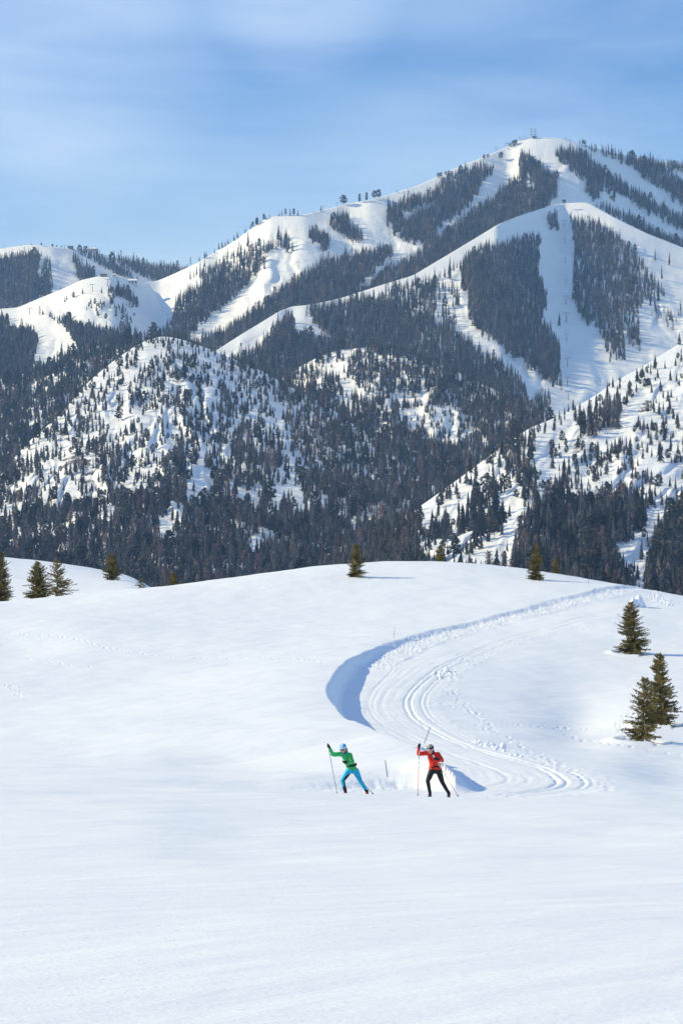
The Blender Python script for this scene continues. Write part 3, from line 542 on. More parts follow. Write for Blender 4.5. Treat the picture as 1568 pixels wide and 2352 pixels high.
Pm['L6'] = (.27, 13.5, [(E((1320, 200), (1568, 90), (1900, 0), (1900, 560), (1400, 500), (1250, 470), (1300, 350)), .30), (E((870, 830), (950, 700), (1110, 720), (1250, 700), (1380, 740), (1400, 830), (1300, 920), (1230, 1010), (1290, 1100), (1330, 1350), (750, 1350), (780, 1040), (820, 900)), .97),
    (E((1480, 790), (1568, 740), (1900, 600), (1900, 1400), (1400, 1400), (1400, 1150), (1440, 900)), .95), (E((1230, 1180), (1420, 1130), (1420, 1400), (1230, 1400)), .8), (E((1080, 370), (1130, 320), (1320, 250), (1320, 330), (1250, 400), (1180, 470), (1100, 460)), .75),
    (E((760, 490), (900, 450), (880, 560), (800, 640), (750, 640)), .5), (E((590, 740), (700, 690), (740, 760), (740, 900), (680, 950), (600, 900), (540, 860)), .75), (E((410, 870), (500, 850), (510, 960), (430, 960)), .85), (E((370, 800), (520, 700), (520, 760), (420, 810)), .4),
    (E((820, 620), (900, 600), (920, 700), (850, 780)), .85), (E((900, 560), (1100, 500), (1280, 470), (1450, 600), (1400, 720), (1250, 720), (1080, 680), (930, 680)), .45), (E((300, 860), (500, 700), (640, 620), (600, 740), (400, 860)), .2), (E((500, 700), (1100, 310), (1120, 350), (900, 480), (760, 510), (560, 740)), .16),
    (E((880, 570), (1080, 490), (1110, 520), (980, 640), (900, 700)), .05), (E((740, 780), (860, 770), (800, 900), (790, 1000), (650, 1060), (620, 1000), (740, 920)), .04), (E((240, 960), (420, 930), (650, 960), (600, 1010), (350, 1040)), .2), (E((1180, 420), (1400, 280), (1460, 200), (1480, 240), (1250, 480)), .05),
    (E((1300, 560), (1568, 420), (1568, 560), (1440, 640)), .1), (E((1110, 700), (1260, 620), (1300, 670), (1200, 720)), .04), (E((1230, 1000), (1400, 830), (1568, 610), (1568, 720), (1440, 900), (1360, 1060), (1280, 1040)), .10), (E((1290, 1050), (1420, 1040), (1380, 1240), (1300, 1180)), .3),
    (E((180, 1010), (330, 800), (370, 830), (330, 960), (360, 1080), (100, 1200)), .9), (E((0, 1150), (60, 1020), (150, 870), (310, 800), (345, 850), (300, 940), (320, 1000), (350, 1200)), .97), (E((350, 1060), (900, 1040), (900, 1300), (300, 1300)), .55)])
trees = []   # x,y,z,height,proto,rot,px,hill
for key, (dflt, hm, polys) in Pm.items():
    h = HILLS[key]; u0, u1 = h.u[0]+6, h.u[-1]-6; r0, r1 = h.rc.min(), h.rb.max()
    dmean = h.P[..., 1].mean(); 
    u0 = max(u0, -480); u1 = min(u1, 1960)
    hp0 = hm*F/dmean; cell = .036*hp0*hp0*(1.25 if key in 'L4L6L3L5' else 1.0)
    n = int((u1-u0)*(r1-r0)/cell*1.35)
    # jittered grid
    sx = math.sqrt(cell*.62); sy = cell/sx; gx = np.arange(u0, u1, sx); gy = np.arange(r0-10, r1, sy)
    GX, GY = np.meshgrid(gx, gy); GX = GX+(np.arange(len(gy)) % 2)[:, None]*sx*.5; px = (GX+rng.uniform(-.5, .5, GX.shape)*sx).ravel(); py = (GY+rng.uniform(-.5, .5, GY.shape)*sy).ravel()
    den = np.full(px.shape, dflt); hs0 = hm
    jx = px+4*fbm(px/14, py/14+7, 2); jy = py+3*fbm(px/14+50, py/14, 2)
    for poly, dn in polys: den = np.where(inpoly(jx, jy, poly), dn, den)
    if key in ('L0', 'L1', 'L2', 'LK'):
        for fy in (.42, -.38):
            d2 = np.full(px.shape, dflt)
            for poly, dn in polys: d2 = np.where(inpoly(jx, jy-fy*hs0*F/dmean, poly), dn, d2)
            den = np.where((d2 < .05) & (rng.random(px.shape) < (.85 if fy > 0 else .7)), 0, den)
    clump = np.clip(fbm(px/32+hm, py/26, 3)*1.5, -1, 1); de = den*(1+clump*(1-den)*1.5) if key in ('L4', 'L3', 'L6', 'L5') else den*(1+clump*(1-den)*.6)
    hs = hm*rng.lognormal(0, .28, px.shape)
    keep = rng.random(px.shape) < np.clip(de, 0, 1)
    rc = np.interp(px, h.u, h.rc); rb = np.interp(px, h.u, h.rb)
    base = py+.42*hs*F/dmean
    keep &= (base > rc+1.5) & (base < rb) 
    if key in ('L1', 'L0'): keep &= (py > rc-.2*hs)
    ii = np.where(keep)[0]; P = surf(h, px[ii], base[ii])
    for q, i in enumerate(ii):
        x, y, z = P[q]; sc = hs[i]; dn = den[i]
        if key in ('L0', 'L1', 'L2'):
            pr = random.choice([7, 7, 8, 8, 2, 1]) if random.random() > .1 else random.choice([6, 6, 4])
            if key == 'L1' and inpoly(np.array([px[i]]), np.array([py[i]]), Pm['L1'][2][7][0])[0]: pr = random.choice([1, 1, 2, 4, 6, 3]); sc *= .85
        elif dn < .5: pr = random.choice([4, 0, 0, 1, 4, 3, 2, 1]); sc *= (.80 if pr < 4 else .66) if key == 'L4' else .72 if pr < 4 else .55
        else: pr = random.choice([0, 1, 1, 3, 2, 0, 4, 6]) if random.random() < .8 else 1
        # keep the far crowns from piling over the near crests
        trees.append((x, y, z-.03*sc, sc, pr, random.random()*6.28, sc*F/y, key, (1.18 if key in ('L3', 'L4', 'L5', 'L6') else 1.08)*random.uniform(.85, 1.2)))
print('far trees', len(trees))
def visible(t):
    u = CX+F*t[0]/t[1]; rw = HZ-F*(t[2]+.6*t[3])/t[1]; k = t[7]
    if not (10 < u < 1558): return False
    if rw > np.interp(u, UK, hc)-8 or (u < 440 and rw > np.interp(u, [0, 100, 200, 300, 440], [1280, 1290, 1308, 1322, 1345])-8): return False
    if k != 'L6' and u > 830 and rw > np.interp(u, HILLS['L6'].u, HILLS['L6'].rc)-4: return False
    return True
order = sorted(range(len(trees)), key=lambda i: -trees[i][6]); ind = [i for i in order if visible(trees[i])][:232]; inds = set(ind)
GRP = {'L6': ('dark conifer on the snowy spur that climbs to the right edge', 'conifers on the right-hand spur'),
       'L4': ('dark conifer in the thick forest at the foot of the middle hill', 'conifers on the middle hill'),
       'L3': ('dark conifer in the shaded valley forest between the two hills', 'conifers in the valley')}
GRP2 = {'cone': '', 'pine': 'rounded pine', 'bare': 'leafless brown tree'}
def put_tree(pr, x, y, z, h, rot, label, group, wide=1.0):
    me = PROTO[pr]; o = bpy.data.objects.new(me.name.split('.')[0], me); COL.objects.link(o)
    o.location = (x, y, z); o.scale = (h*wide, h*wide, h); o.rotation_euler = (0, 0, rot)
    return tag(o, label, 'tree', group)
for i in ind:
    x, y, z, sc, pr, ro, px, key, wdt = trees[i]; lab, grp = GRP.get(key, GRP['L3'])
    uu = CX+F*x/y; rr_ = HZ-F*z/y; h_ = HILLS[key]; fr = (rr_-float(np.interp(uu, h_.u, h_.rc)))/(1350-float(np.interp(uu, h_.u, h_.rc)))
    side = ['far left', 'left of centre', 'centre', 'right of centre', 'far right'][min(4, max(0, int(uu/1568*5)))] if key != 'L6' else ('left tip' if uu < 1080 else 'left half' if uu < 1230 else 'middle' if uu < 1370 else 'right half' if uu < 1480 else 'right edge')
    lev = 'high up' if fr < .4 else 'midway down' if fr < .72 else 'low down' if fr < .9 else 'at the foot'
    place = {'L6': 'right-hand snowy spur', 'L4': 'middle hill'}.get(key, 'valley slope')
    lab = '%s %s on the %s, %s, %s' % ('very tall' if px > 52 else 'tall' if px > 46 else 'medium', 'dark conifer', place, side, lev)
    if pr in (4, 5): lab = lab.replace('dark conifer', 'rounded dark pine'); grp = grp.replace('conifers', 'rounded pines')
    if pr == 6: lab = lab.replace('dark conifer', 'brown leafless tree'); grp = grp.replace('conifers', 'leafless trees')
    put_tree(pr, x, y, z, sc, ro, lab, grp, wdt)
# skyline and lone trees: (column, top row, base row, proto, width factor, hill, label)
def Gp(x, t, b): return (588+x*.225, 400+t*.225, 400+b*.225)
def Ap(x, t, b): return (x*.5, 500+t*.5, 500+b*.5)
def Bp(x, t, b): return (784+x*.5, 264.6+t*.5, 264.6+b*.5)
def Kp(x, t, b): return (x*.225, 541+t*.225, 541+b*.225)
LONE = [(Gp(890, 200, 306), 5, 1.5, 'L1', 'wide dense pine alone on the skyline ridge, leftmost of the four ridge pines'), (Gp(1055, 193, 292), 4, .8, 'L1', 'slim pine on the skyline ridge next right of the wide dense pine'), (Gp(1127, 180, 277), 4, .8, 'L1', 'slim pine on the skyline ridge just left of the paired round pines'),
        (Gp(1206, 160, 252), 5, 1.1, 'L1', 'left half of the paired round pines on the skyline ridge'), (Gp(1250, 148, 248), 5, 1.15, 'L1', 'right and taller half of the paired round pines on the skyline ridge'), (Gp(1437, 152, 182), 3, 1.2, 'L1', 'tiny fir on the bare skyline between the round pines and the summit'), (Gp(1550, 132, 152), 3, 1.3, 'L1', None),
        (Gp(660, 316, 376), 3, 1.1, 'L1', 'single broad fir on the skyline beside a small lift tower'), (Gp(590, 370, 390), 3, 1.4, 'L1', None)]
LONE += [(Gp(x, t, b), p, wd, 'L1', None) for x, t, b, p, wd in [(425, 362, 422, 3, 1), (385, 343, 422, 4, .9), (347, 336, 420, 1, .9), (300, 345, 422, 4, .7), (265, 350, 422, 2, 1), (240, 380, 421, 3, .9), (225, 390, 421, 3, .9), (137, 393, 432, 0, 1), (80, 400, 472, 5, .9), (105, 420, 462, 0, 1), (45, 462, 492, 0, 1), (5, 446, 510, 5, .9)]]
LONE += [(Ap(x, t, b), p, 1, 'L1', None) for x, t, b, p in [(1180, -4, 37, 4), (1160, 12, 42, 4), (1150, 22, 50, 0), (1126, 42, 66, 3), (1090, 58, 92, 0), (1075, 68, 97, 3), (1047, 82, 112, 0), (1020, 95, 128, 3), (1005, 107, 142, 0), (1035, 95, 118, 3), (985, 138, 162, 0), (940, 148, 182, 3), (915, 170, 197, 0), (875, 172, 214, 6), (948, 150, 180, 0)]]
LONE += [(Bp(x, t, b), p, 1.2, 'L1', None) for x, t, b, p in [(445, 262, 288, 5), (457, 260, 284, 5), (478, 256, 276, 5), (492, 252, 272, 5), (655, 178, 202, 5), (672, 175, 196, 5), (732, 163, 197, 5), (790, 112, 142, 5), (800, 108, 134, 5), (775, 124, 146, 5), (1028, 98, 110, 3), (1048, 102, 114, 3), (1094, 108, 130, 0), (1108, 108, 132, 4), (1116, 110, 133, 4)]]
LONE += [(Bp(498, 650, 755), 8, 1.2, 'L2', 'tall narrow fir left of the big square forest block on the ski slope'), (Bp(1505, 630, 692), 1, 1, 'L2', 'single tall fir on the open slope near the right edge'), (Bp(1440, 610, 665), 8, 1, 'L2', None), (Bp(1470, 680, 750), 2, 1, 'L2', None), (Bp(1520, 915, 960), 1, 1, 'L2', None), (Bp(1000, 910, 975), 3, .8, 'L2', 'small dark fir at the edge of the wide piste right of the forest block'), (Bp(475, 830, 890), 4, 1, 'L2', None), (Bp(428, 690, 750), 1, 1, 'L2', None)]
LONE += [(Kp(x, t, b), p, 1.2, 'L0', None) for x, t, b, p in [(213, 86, 104, 3), (422, 68, 102, 5), (535, 80, 118, 5), (580, 90, 114, 5), (627, 100, 122, 5), (320, 77, 96, 5), (810, 88, 165, 5), (830, 95, 165, 0), (856, 100, 175, 0), (880, 100, 180, 4), (1000, 115, 165, 7), (1015, 125, 168, 7)]]
LONE += [(Kp(843, 525, 590), 0, 1.3, 'LK', 'small fir alone on the snowy knoll left of the saddle'), (Kp(437, 755, 805), 3, 1.6, 'LK', 'dark bushy fir alone beside the lower end of the knoll piste'), (Kp(620, 512, 540), 3, 1.2, 'LK', None), (Kp(1038, 525, 590), 0, 1.2, 'LK', None), (Kp(1370, 798, 838), 5, 1.1, 'LK', None), (Kp(750, 560, 635), 4, 1.1, 'LK', None), (Kp(680, 595, 645), 3, 1.1, 'LK', None)]
for (u, tr, br), pr, wd, key, lab in LONE:
    if not lab:
        zone = {'L1': [(520, 'on the low left end of the main ridge skyline'), (600, 'on the steep skyline left of the shoulder'), (630, 'on the rounded skyline shoulder'), (700, 'in the cluster on the flat skyline shoulder'), (1000, 'on the long bare skyline ridge'), (1060, 'in the clump halfway up to the summit'), (1140, 'on the skyline climbing to the summit'), (1250, 'just left of the summit masts'), (2000, 'on the skyline right of the summit')], 'L0': [(170, 'on the far left ridge crest'), (2000, 'beside the ridge building at far left')], 'LK': [(2000, 'scattered on the snowy knoll')], 'L2': [(1200, 'on the slope left of the wide piste'), (2000, 'on the open slope at the right edge')]}[key]
        zf = lambda q: next(t for m_, t in zone if q < m_)
        mates = sorted(a_[0][0] for a_ in LONE if not a_[4] and a_[3] == key and zf(a_[0][0]) == zf(u)); n_i = mates.index(u)
        gl = '%s small tree %s' % (['leftmost', 'second from left', 'third from left', 'fourth from left', 'fifth from left', 'sixth from left', 'seventh from left', 'eighth from left', 'ninth from left', 'tenth from left', 'eleventh from left', 'twelfth from left'][n_i] if n_i < len(mates)-1 or n_i == 0 else 'rightmost', zf(u)) if len(mates) > 1 else 'only small tree '+zf(u)
    h = HILLS[key]; rc = float(np.interp(u, h.u, h.rc)); P = surf(h, np.array([u]), np.array([max(br, rc+.3)]))[0]
    hh = (br-tr)/F*P[1]; gname = {'L1': ('small dark tree standing on the skyline of the main mountain ridge', 'trees along the main ridge skyline'), 'L0': ('tiny dark tree on the crest of the far left ridge', 'trees on the far left crest'), 'LK': ('small dark tree on the snowy knoll left of the saddle', 'trees on the snowy knoll'), 'L2': ('lone narrow conifer on the open ski slope', 'lone conifers on the open slopes')}[key]
    put_tree(pr, P[0], P[1], P[2]-.02*hh, hh, random.random()*6, lab or gl, gname[1], wd)
# the rest: one geometry-nodes object
rest = [t for i, t in enumerate(trees) if i not in inds]
pm = bpy.data.meshes.new('distant_forest'); pm.vertices.add(len(rest)); ra = np.array([t[:6] for t in rest])
pm.vertices.foreach_set('co', ra[:, :3].astype(np.float32).ravel())
wv_ = np.array([t[8] for t in rest]); at = pm.attributes.new('scl', 'FLOAT_VECTOR', 'POINT'); at.data.foreach_set('vector', np.stack([ra[:, 3]*wv_, ra[:, 3]*wv_, ra[:, 3]], -1).astype(np.float32).ravel())
at = pm.attributes.new('rot', 'FLOAT', 'POINT'); at.data.foreach_set('value', ra[:, 5].astype(np.float32))
at = pm.attributes.new('idx', 'INT', 'POINT'); at.data.foreach_set('value', ra[:, 4].astype(np.int32))
fo = tag(link('distant_forest', pm), 'thousands of small dark conifers covering the distant slopes and valley', 'forest', kind='stuff')
ng = bpy.data.node_groups.new('forest', 'GeometryNodeTree'); ng.interface.new_socket('Geometry', in_out='INPUT', socket_type='NodeSocketGeometry'); ng.interface.new_socket('Geometry', in_out='OUTPUT', socket_type='NodeSocketGeometry')
gi = ng.nodes.new('NodeGroupInput'); go = ng.nodes.new('NodeGroupOutput'); ip = ng.nodes.new('GeometryNodeInstanceOnPoints'); jn = ng.nodes.new('GeometryNodeJoinGeometry')
mtp = ng.nodes.new('GeometryNodeMeshToPoints')
for k in reversed(range(len(PROTO))):
    src = next((o for o in COL.objects if o.type == 'MESH' and o.data is PROTO[k]), None)
    if src is None:
        P = surf(HILLS['L2'], np.array([700.+k*12]), np.array([790.]))[0]; src = put_tree(k, P[0], P[1], P[2], 18, 0, *GRP['L3'])
    oi = ng.nodes.new('GeometryNodeObjectInfo'); oi.inputs['Object'].default_value = src; oi.inputs['As Instance'].default_value = True; oi.transform_space = 'ORIGINAL'
    ng.links.new(oi.outputs['Geometry'], jn.inputs[0])
def nattr(nm, ty):
    a = ng.nodes.new('GeometryNodeInputNamedAttribute'); a.data_type = ty; a.inputs['Name'].default_value = nm; return next(s for s in a.outputs if s.enabled)
cx = ng.nodes.new('ShaderNodeCombineXYZ'); ng.links.new(nattr('rot', 'FLOAT'), cx.inputs[2]); e2r = ng.nodes.new('FunctionNodeEulerToRotation'); ng.links.new(cx.outputs[0], e2r.inputs[0])
ng.links.new(gi.outputs[0], mtp.inputs[0]); ng.links.new(mtp.outputs[0], ip.inputs['Points']); ng.links.new(jn.outputs[0], ip.inputs['Instance']); ip.inputs['Pick Instance'].default_value = True
ng.links.new(nattr('idx', 'INT'), ip.inputs['Instance Index']); ng.links.new(e2r.outputs[0], ip.inputs['Rotation']); ng.links.new(nattr('scl', 'FLOAT_VECTOR'), ip.inputs['Scale']); ng.links.new(ip.outputs[0], go.inputs[0])
md = fo.modifiers.new('forest', 'NODES'); md.node_group = ng

# ------------------------------------------------------------------ ski-lift towers, masts, huts
def bm_new(): return bmesh.new()
def bm_box(bm, x0, x1, y0, y1, z0, z1, tilt=None):
    v = [bm.verts.new(p) for p in ((x0, y0, z0), (x1, y0, z0), (x1, y1, z0), (x0, y1, z0), (x0, y0, z1), (x1, y0, z1), (x1, y1, z1), (x0, y1, z1))]
    for f in ((0, 3, 2, 1), (4, 5, 6, 7), (0, 1, 5, 4), (1, 2, 6, 5), (2, 3, 7, 6), (3, 0, 4, 7)): bm.faces.new([v[i] for i in f])
def bm_tube(bm, pts, radii, n=8, cap=True):
    pts = [Vector(p) for p in pts]; rings = []
    for i, p in enumerate(pts):
        t = (pts[min(i+1, len(pts)-1)]-pts[max(i-1, 0)]).normalized(); a = t.cross(Vector((0, 0, 1)) if abs(t.z) < .9 else Vector((1, 0, 0))).normalized(); b = t.cross(a)
        rings.append([bm.verts.new(p+(a*math.cos(k*2*math.pi/n)+b*math.sin(k*2*math.pi/n))*radii[i]) for k in range(n)])
    for r0, r1 in zip(rings, rings[1:]):
        for k in range(n): bm.faces.new((r0[k], r0[(k+1) % n], r1[(k+1) % n], r1[k]))
    if cap: bm.faces.new(rings[0][::-1]); bm.faces.new(rings[-1])
def fin(name, bm, mats, parent=None, loc=None, smooth=False):
    bmesh.ops.recalc_face_normals(bm, faces=bm.faces); me = bpy.data.meshes.new(name); bm.to_mesh(me); bm.free()
    for m in (mats if isinstance(mats, (list, tuple)) else [mats]): me.materials.append(m)
    if smooth: me.polygons.foreach_set('use_smooth', [True]*len(me.polygons))
    return link(name, me, parent, loc)
def on(key, u, row):
    h = HILLS[key]; rc = float(np.interp(u, h.u, h.rc)); return Vector(surf(h, np.array([float(u)]), np.array([max(row, rc+.2)]))[0])
TOW = [('L2', 1296, 503, 517), ('L2', 1297, 548, 560), ('L2', 1298, 593, 606), ('L2', 1299, 638, 650), ('L2', 1299, 684, 704), ('L2', 1300, 717, 739), ('L2', 1301, 764, 780), ('L2', 1303, 824, 844), ('L2', 1303, 865, 885), ('L2', 1304, 897, 918),
       ('L1', 1138.5, 337, 348), ('L1', 1161, 328, 337), ('L1', 1167, 327, 343), ('L1', 1192, 314, 323), ('L1', 1198, 312, 320), ('L1', 1205, 311, 318), ('L1', 1211, 312, 317), ('L1', 742, 472, 483), ('L1', 774, 464, 474), ('L1', 844, 537, 552), ('L1', 742, 577, 592), ('L1', 685, 602, 617),
       ('L1', 811, 551, 565), ('LK', 212, 651, 668), ('LK', 68, 706, 720), ('LK', 247, 638, 656), ('LK', 269, 635, 648), ('L0', 148, 562, 573)]
tm = bm_new(); bm_tube(tm, [(0, 0, 0), (0, 0, 1)], [.055, .035], 6); tow_pole = fin('pole', tm, M_steel); tm = bm_new(); bm_box(tm, -.32, .32, -.03, .03, .955, 1.0); bm_box(tm, -.33, -.24, -.12, .12, .91, .95); bm_box(tm, .24, .33, -.12, .12, .91, .95); tow_arm = fin('crossarm', tm, M_steel)
TL = {'L2': ('steel ski lift tower in the line up the wide right-hand piste', 'lift towers up the right-hand piste'), 'L1': ('small steel lift tower on the upper ridge of the main mountain', 'lift towers on the main mountain'), 'LK': ('small steel lift tower on the snowy knoll left of the saddle', 'lift towers on the knoll'), 'L0': ('tiny lift tower on the crest of the far left ridge', None)}
for i, (key, u, t, b) in enumerate(TOW):
    p = on(key, u, b); e = empty('lift_tower', p); s = (b-t)/F*p.y; e.scale = (s, s, s); tag(e, TL[key][0], 'lift tower', TL[key][1])
    a, c = (tow_pole, tow_arm) if i == 0 else (tow_pole.copy(), tow_arm.copy())
    if i: COL.objects.link(a); COL.objects.link(c)
    a.parent = e; c.parent = e
for u, t, b, lab in ((1220, 293, 315, 'taller left one of two lattice radio masts on the summit'), (1229, 295, 314, 'shorter right one of two radio masts on the summit behind the hut')):
    p = on('L1', u, b); e = tag(empty('radio_mast', p), lab, 'mast'); H = (b-t)/F*p.y
    bm = bm_new(); bm_tube(bm, [(0, 0, 0), (0, 0, H)], [.55, .4], 5); fin('pole', bm, M_steel, e)
    for f in (.99, .70, .38):
        bm = bm_new(); bm_tube(bm, [(-3.2, 0, H*f), (3.2, 0, H*f)], [.33, .33], 5); bm_box(bm, -3.3, -2.4, -.5, .5, H*f-.7, H*f+.9); bm_box(bm, 2.4, 3.3, -.5, .5, H*f-.7, H*f+.9); fin('crossarm', bm, M_steel, e)
p = on('L0', 10, 571); e = tag(empty('radio_mast', p), 'thin mast standing on the left end of the far ridge', 'mast'); bm = bm_new(); bm_tube(bm, [(0, 0, 0), (0, 0, 14)], [.4, .25], 5); fin('pole', bm, M_steel, e); bm = bm_new(); bm_tube(bm, [(-1.2, 0, 12.5), (1.2, 0, 12.5)], [.2, .2], 5); fin('crossarm', bm, M_steel, e)
def hut(key, u, b, wpx, hpx, lab, pale=False, wins=3):
    p = on(key, u, b); s = p.y/F; W = wpx*s/2; H = hpx*s; D = W*.8; e = tag(empty('mountain_building', p), lab, 'building')
    bm = bm_new(); bm_box(bm, -W, W, -D, D, -6, H*.6); fin('wall', bm, M_pale if pale else M_wall, e)
    bm = bm_new(); q = [bm.verts.new(v) for v in ((-W*1.1, -D*1.15, H*.6), (W*1.1, -D*1.15, H*.6), (W*1.1, D*1.15, H*.6), (-W*1.1, D*1.15, H*.6), (-W*.9, 0, H), (W*.9, 0, H))]
    for f in ((0, 1, 5, 4), (2, 3, 4, 5), (1, 2, 5), (3, 0, 4), (0, 3, 2, 1)): bm.faces.new([q[i] for i in f])
    fin('roof', bm, M_lump if pale else M_roof, e)
    for k in range(wins):
        x = -W+2*W*(k+.5)/wins; bm = bm_new(); bm_box(bm, x-W*.5/wins, x+W*.5/wins, -D-.15, -D+.05, H*.15, H*.45); fin('window', bm, M_glass, e)
hut('L1', 1227, 315, 9, 4.5, 'low dark hut at the foot of the summit masts')
hut('LK', 305, 652, 22, 12, 'pale lift station at the saddle between knoll and mountain', True)
hut('LK', 238, 633, 14, 5, 'low dark roofed lodge on top of the snowy knoll')
hut('LK', 262, 633, 9, 6, 'small pale hut at the right end of the knoll top', True, 2)
hut('L0', 162, 570, 13, 6, 'small shed on the far left ridge between tiny trees', False, 2)
hut('L0', 213, 577, 20, 9, 'pale building behind trees on the far left ridge', True, 4)
hut('L1', 1405, 459, 13, 7, 'small lodge beside the cat track among trees at upper right', False, 2)
# lift cabin tower on the buttress top
p = on('L2', 1295, 480); s = p.y/F; e = tag(empty('lift_terminal', p), 'dark box-shaped lift terminal on a single post at the top of the piste', 'lift terminal')
bm = bm_new(); bm_tube(bm, [(0, 0, -2), (0, 0, 15*s)], [.5*s, .5*s], 6); fin('pole', bm, M_steel, e)
bm = bm_new(); bm_box(bm, -4*s, 4*s, -3*s, 3*s, 18*s, 21.5*s); bm_box(bm, -3*s, 3*s, -2*s, 2*s, 21.5*s, 22.5*s); fin('roof', bm, M_roof, e)
bm = bm_new(); bm_box(bm, -3.4*s, -1.0*s, -2.4*s, 2.4*s, 13.5*s, 18*s); bm_box(bm, 1.4*s, 3.4*s, -2.4*s, 2.4*s, 14*s, 18*s); bm_box(bm, -3.4*s, 3.4*s, -2*s, 2*s, 16*s, 18*s); fin('cabin', bm, M_steel, e)

# ------------------------------------------------------------------ near conifers
def near_conifer(x, y, z, u, tr, wpx, seed, lab):
    r = random.Random(seed); H = (HZ-tr)/F*y-z; Rm = wpx/F*y/2*(1.12 if wpx < 82 else 1.05); e = tag(empty('fir_tree', (x, y, z)), lab, 'tree')
    bm = bm_new(); bend = r.uniform(-.03, .03)*H
    bm_tube(bm, [(0, 0, -.4), (bend*.3, 0, H*.35), (bend, 0, H*.7), (bend*.6, 0, H*.985)], [H*.022, H*.016, H*.008, .006], 8)
    V = []; Fc = []
    def kite(a, b, wv):
        n = len(V); m = a+(b-a)*.4; V.extend([tuple(a), tuple(m+wv), tuple(b), tuple(m-wv)]); Fc.append((n, n+1, n+2, n+3))
    sparse = .55 if seed in (5, 7, 15) else .8; nb = int(H*(38 if seed in (5, 7) else 62)); asym = [r.uniform(.72, 1.18) for _ in range(8)]; hole = [(r.uniform(.15, .8), r.random()*6.283) for _ in range(5)]
    for k in range(nb):
        f = ((k+r.random())/nb)**1.12; zz = H*(.05+.93*f); a = r.random()*6.283; base = Vector((bend*min(1, f*1.3), 0, zz))
        prof_ = (1-f)**.62*(1 if f > .2 else .70+f*1.5) ; ln = Rm*prof_*r.uniform(.70, 1.10)*asym[int(a/6.284*8)]+.04*H*(1-f)+.05
        if r.random() < .06: ln *= 1.35
        if any(abs(f-hf) < .06 and abs((a-ha+3.14) % 6.283-3.14) < .7 for hf, ha in hole): ln *= .45
        up0 = -.22+.85*f+r.gauss(0, .17); dirv = Vector((math.cos(a), math.sin(a), up0)).normalized()
        ns = max(3, int(ln/.075)); prev = base
        pts = []
        for s in range(1, ns+1):
            g = s/ns; pts.append(base+dirv*ln*g+Vector((0, 0, ln*(.16*g*g-.10*g))))
        if k % 3 == 0: bm_tube(bm, [base, pts[-1]], [.012*H/3+.004, .003], 3, False)
        side = dirv.cross(Vector((0, 0, 1))).normalized()
        for s, q in enumerate(pts):
            g = (s+1)/ns; tw = (.11+.15*ln*(1-g)*sparse+.02)*r.uniform(.7, 1.25)
            dq = (q-prev).normalized() if (q-prev).length > 1e-6 else dirv
            if g > .22 or r.random() < .5:
                for sg in (-1, 1):
                    if r.random() > sparse+.12: continue
                    td = (side*sg*r.uniform(.6, 1)+dq*r.uniform(.45, .9)+Vector((0, 0, r.uniform(-.7, .6)))).normalized()
                    nseg = 1 if tw < .16 else 2
                    for j in range(nseg):
                        a0 = q+td*tw*j*.5; b0 = a0+td*tw*.75+Vector((0, 0, r.uniform(-.03, .03)))
                        wv = td.cross(Vector((r.gauss(0, 1), r.gauss(0, 1), r.gauss(0, 1)))).normalized()*(.026+.012*r.random())
                        kite(a0, b0, wv); wv2 = td.cross(wv).normalized()*.026; kite(a0+td*.02, b0+wv2, wv2)
            wv = dq.cross(Vector((r.gauss(0, 1), r.gauss(0, 1), r.gauss(0, 1)))).normalized()*.028
            kite(prev, q+dq*.05, wv); prev = q
        kite(pts[-1]-dirv*.05, pts[-1]+dirv*.16, side*.02)
    kite(Vector((bend*.6, 0, H*.9)), Vector((bend*.6, 0, H*1.0)), Vector((.02, 0, 0)))
    fin('trunk', bm, M_bark, e)
    link('crown', np_mesh('crown', V, Fc, M_needle, False), e)
    return len(Fc)
tot = 0
for t in near_tr: tot += near_conifer(*t)
print('near needles', tot)

# ------------------------------------------------------------------ snow chunks
bm = bm_new()
def chunk(bm, p, r_, sq=.8):
    g = bmesh.ops.create_icosphere(bm, subdivisions=2, radius=r_, matrix=Matrix.Translation(p)); jit = (random.uniform(.7, 1.3), random.uniform(.7, 1.3), random.uniform(.5, .9))
    for v in g['verts']: q = v.co-Vector(p); f_ = 1+.35*math.sin(q.x/r_*3+p[0]*40)*math.cos(q.z/r_*2.6+p[1]*31); v.co = Vector(p)+Vector((q.x*jit[0], q.y*jit[1], q.z*jit[2]))*f_
cpts = []
for k in range(200):
    i = random.random()**.8*50; j = int(i); f = i-j; b0 = be[j]*(1-f)+be[j+1]*f
    tx, ty = be[j+1, 0]-be[j, 0], be[j+1, 1]-be[j, 1]; ll = math.hypot(tx, ty)+1e-6; nx, ny = -ty/ll, tx/ll
    sgn = -1 if inpoly(np.array([b0[0]+nx*.8]), np.array([b0[1]+ny*.8]), BPOLY)[0] else 1
    o = sgn*abs(random.gauss(1.4, .7)); cpts.append((b0[0]+nx*o, b0[1]+ny*o, random.uniform(.025, .08)))
for (u0, u1, r0, r1, n, sz) in ((1085, 1135, 1703, 1717, 60, .07), (1490, 1545, 1373, 1390, 90, .10), (1015, 1060, 1530, 1555, 26, .06), (1130, 1180, 1716, 1735, 12, .08), (1150, 1200, 1716, 1745, 8, .07), (1040, 1090, 1505, 1530, 18, .09)):
    for k in range(n):
        t = random.random(); u = u0+(u1-u0)*t; row = r0+(r1-r0)*t+random.gauss(0, 3); p = cast_full(u, row, 100, 335); cpts.append((p.x, p.y, random.uniform(.4, 1.2)*sz))
cz = ZF(np.array([c[0] for c in cpts]), np.array([c[1] for c in cpts]))
for (x, y, r_), z in zip(cpts, cz): chunk(bm, (x, y, z+r_*.3), r_)
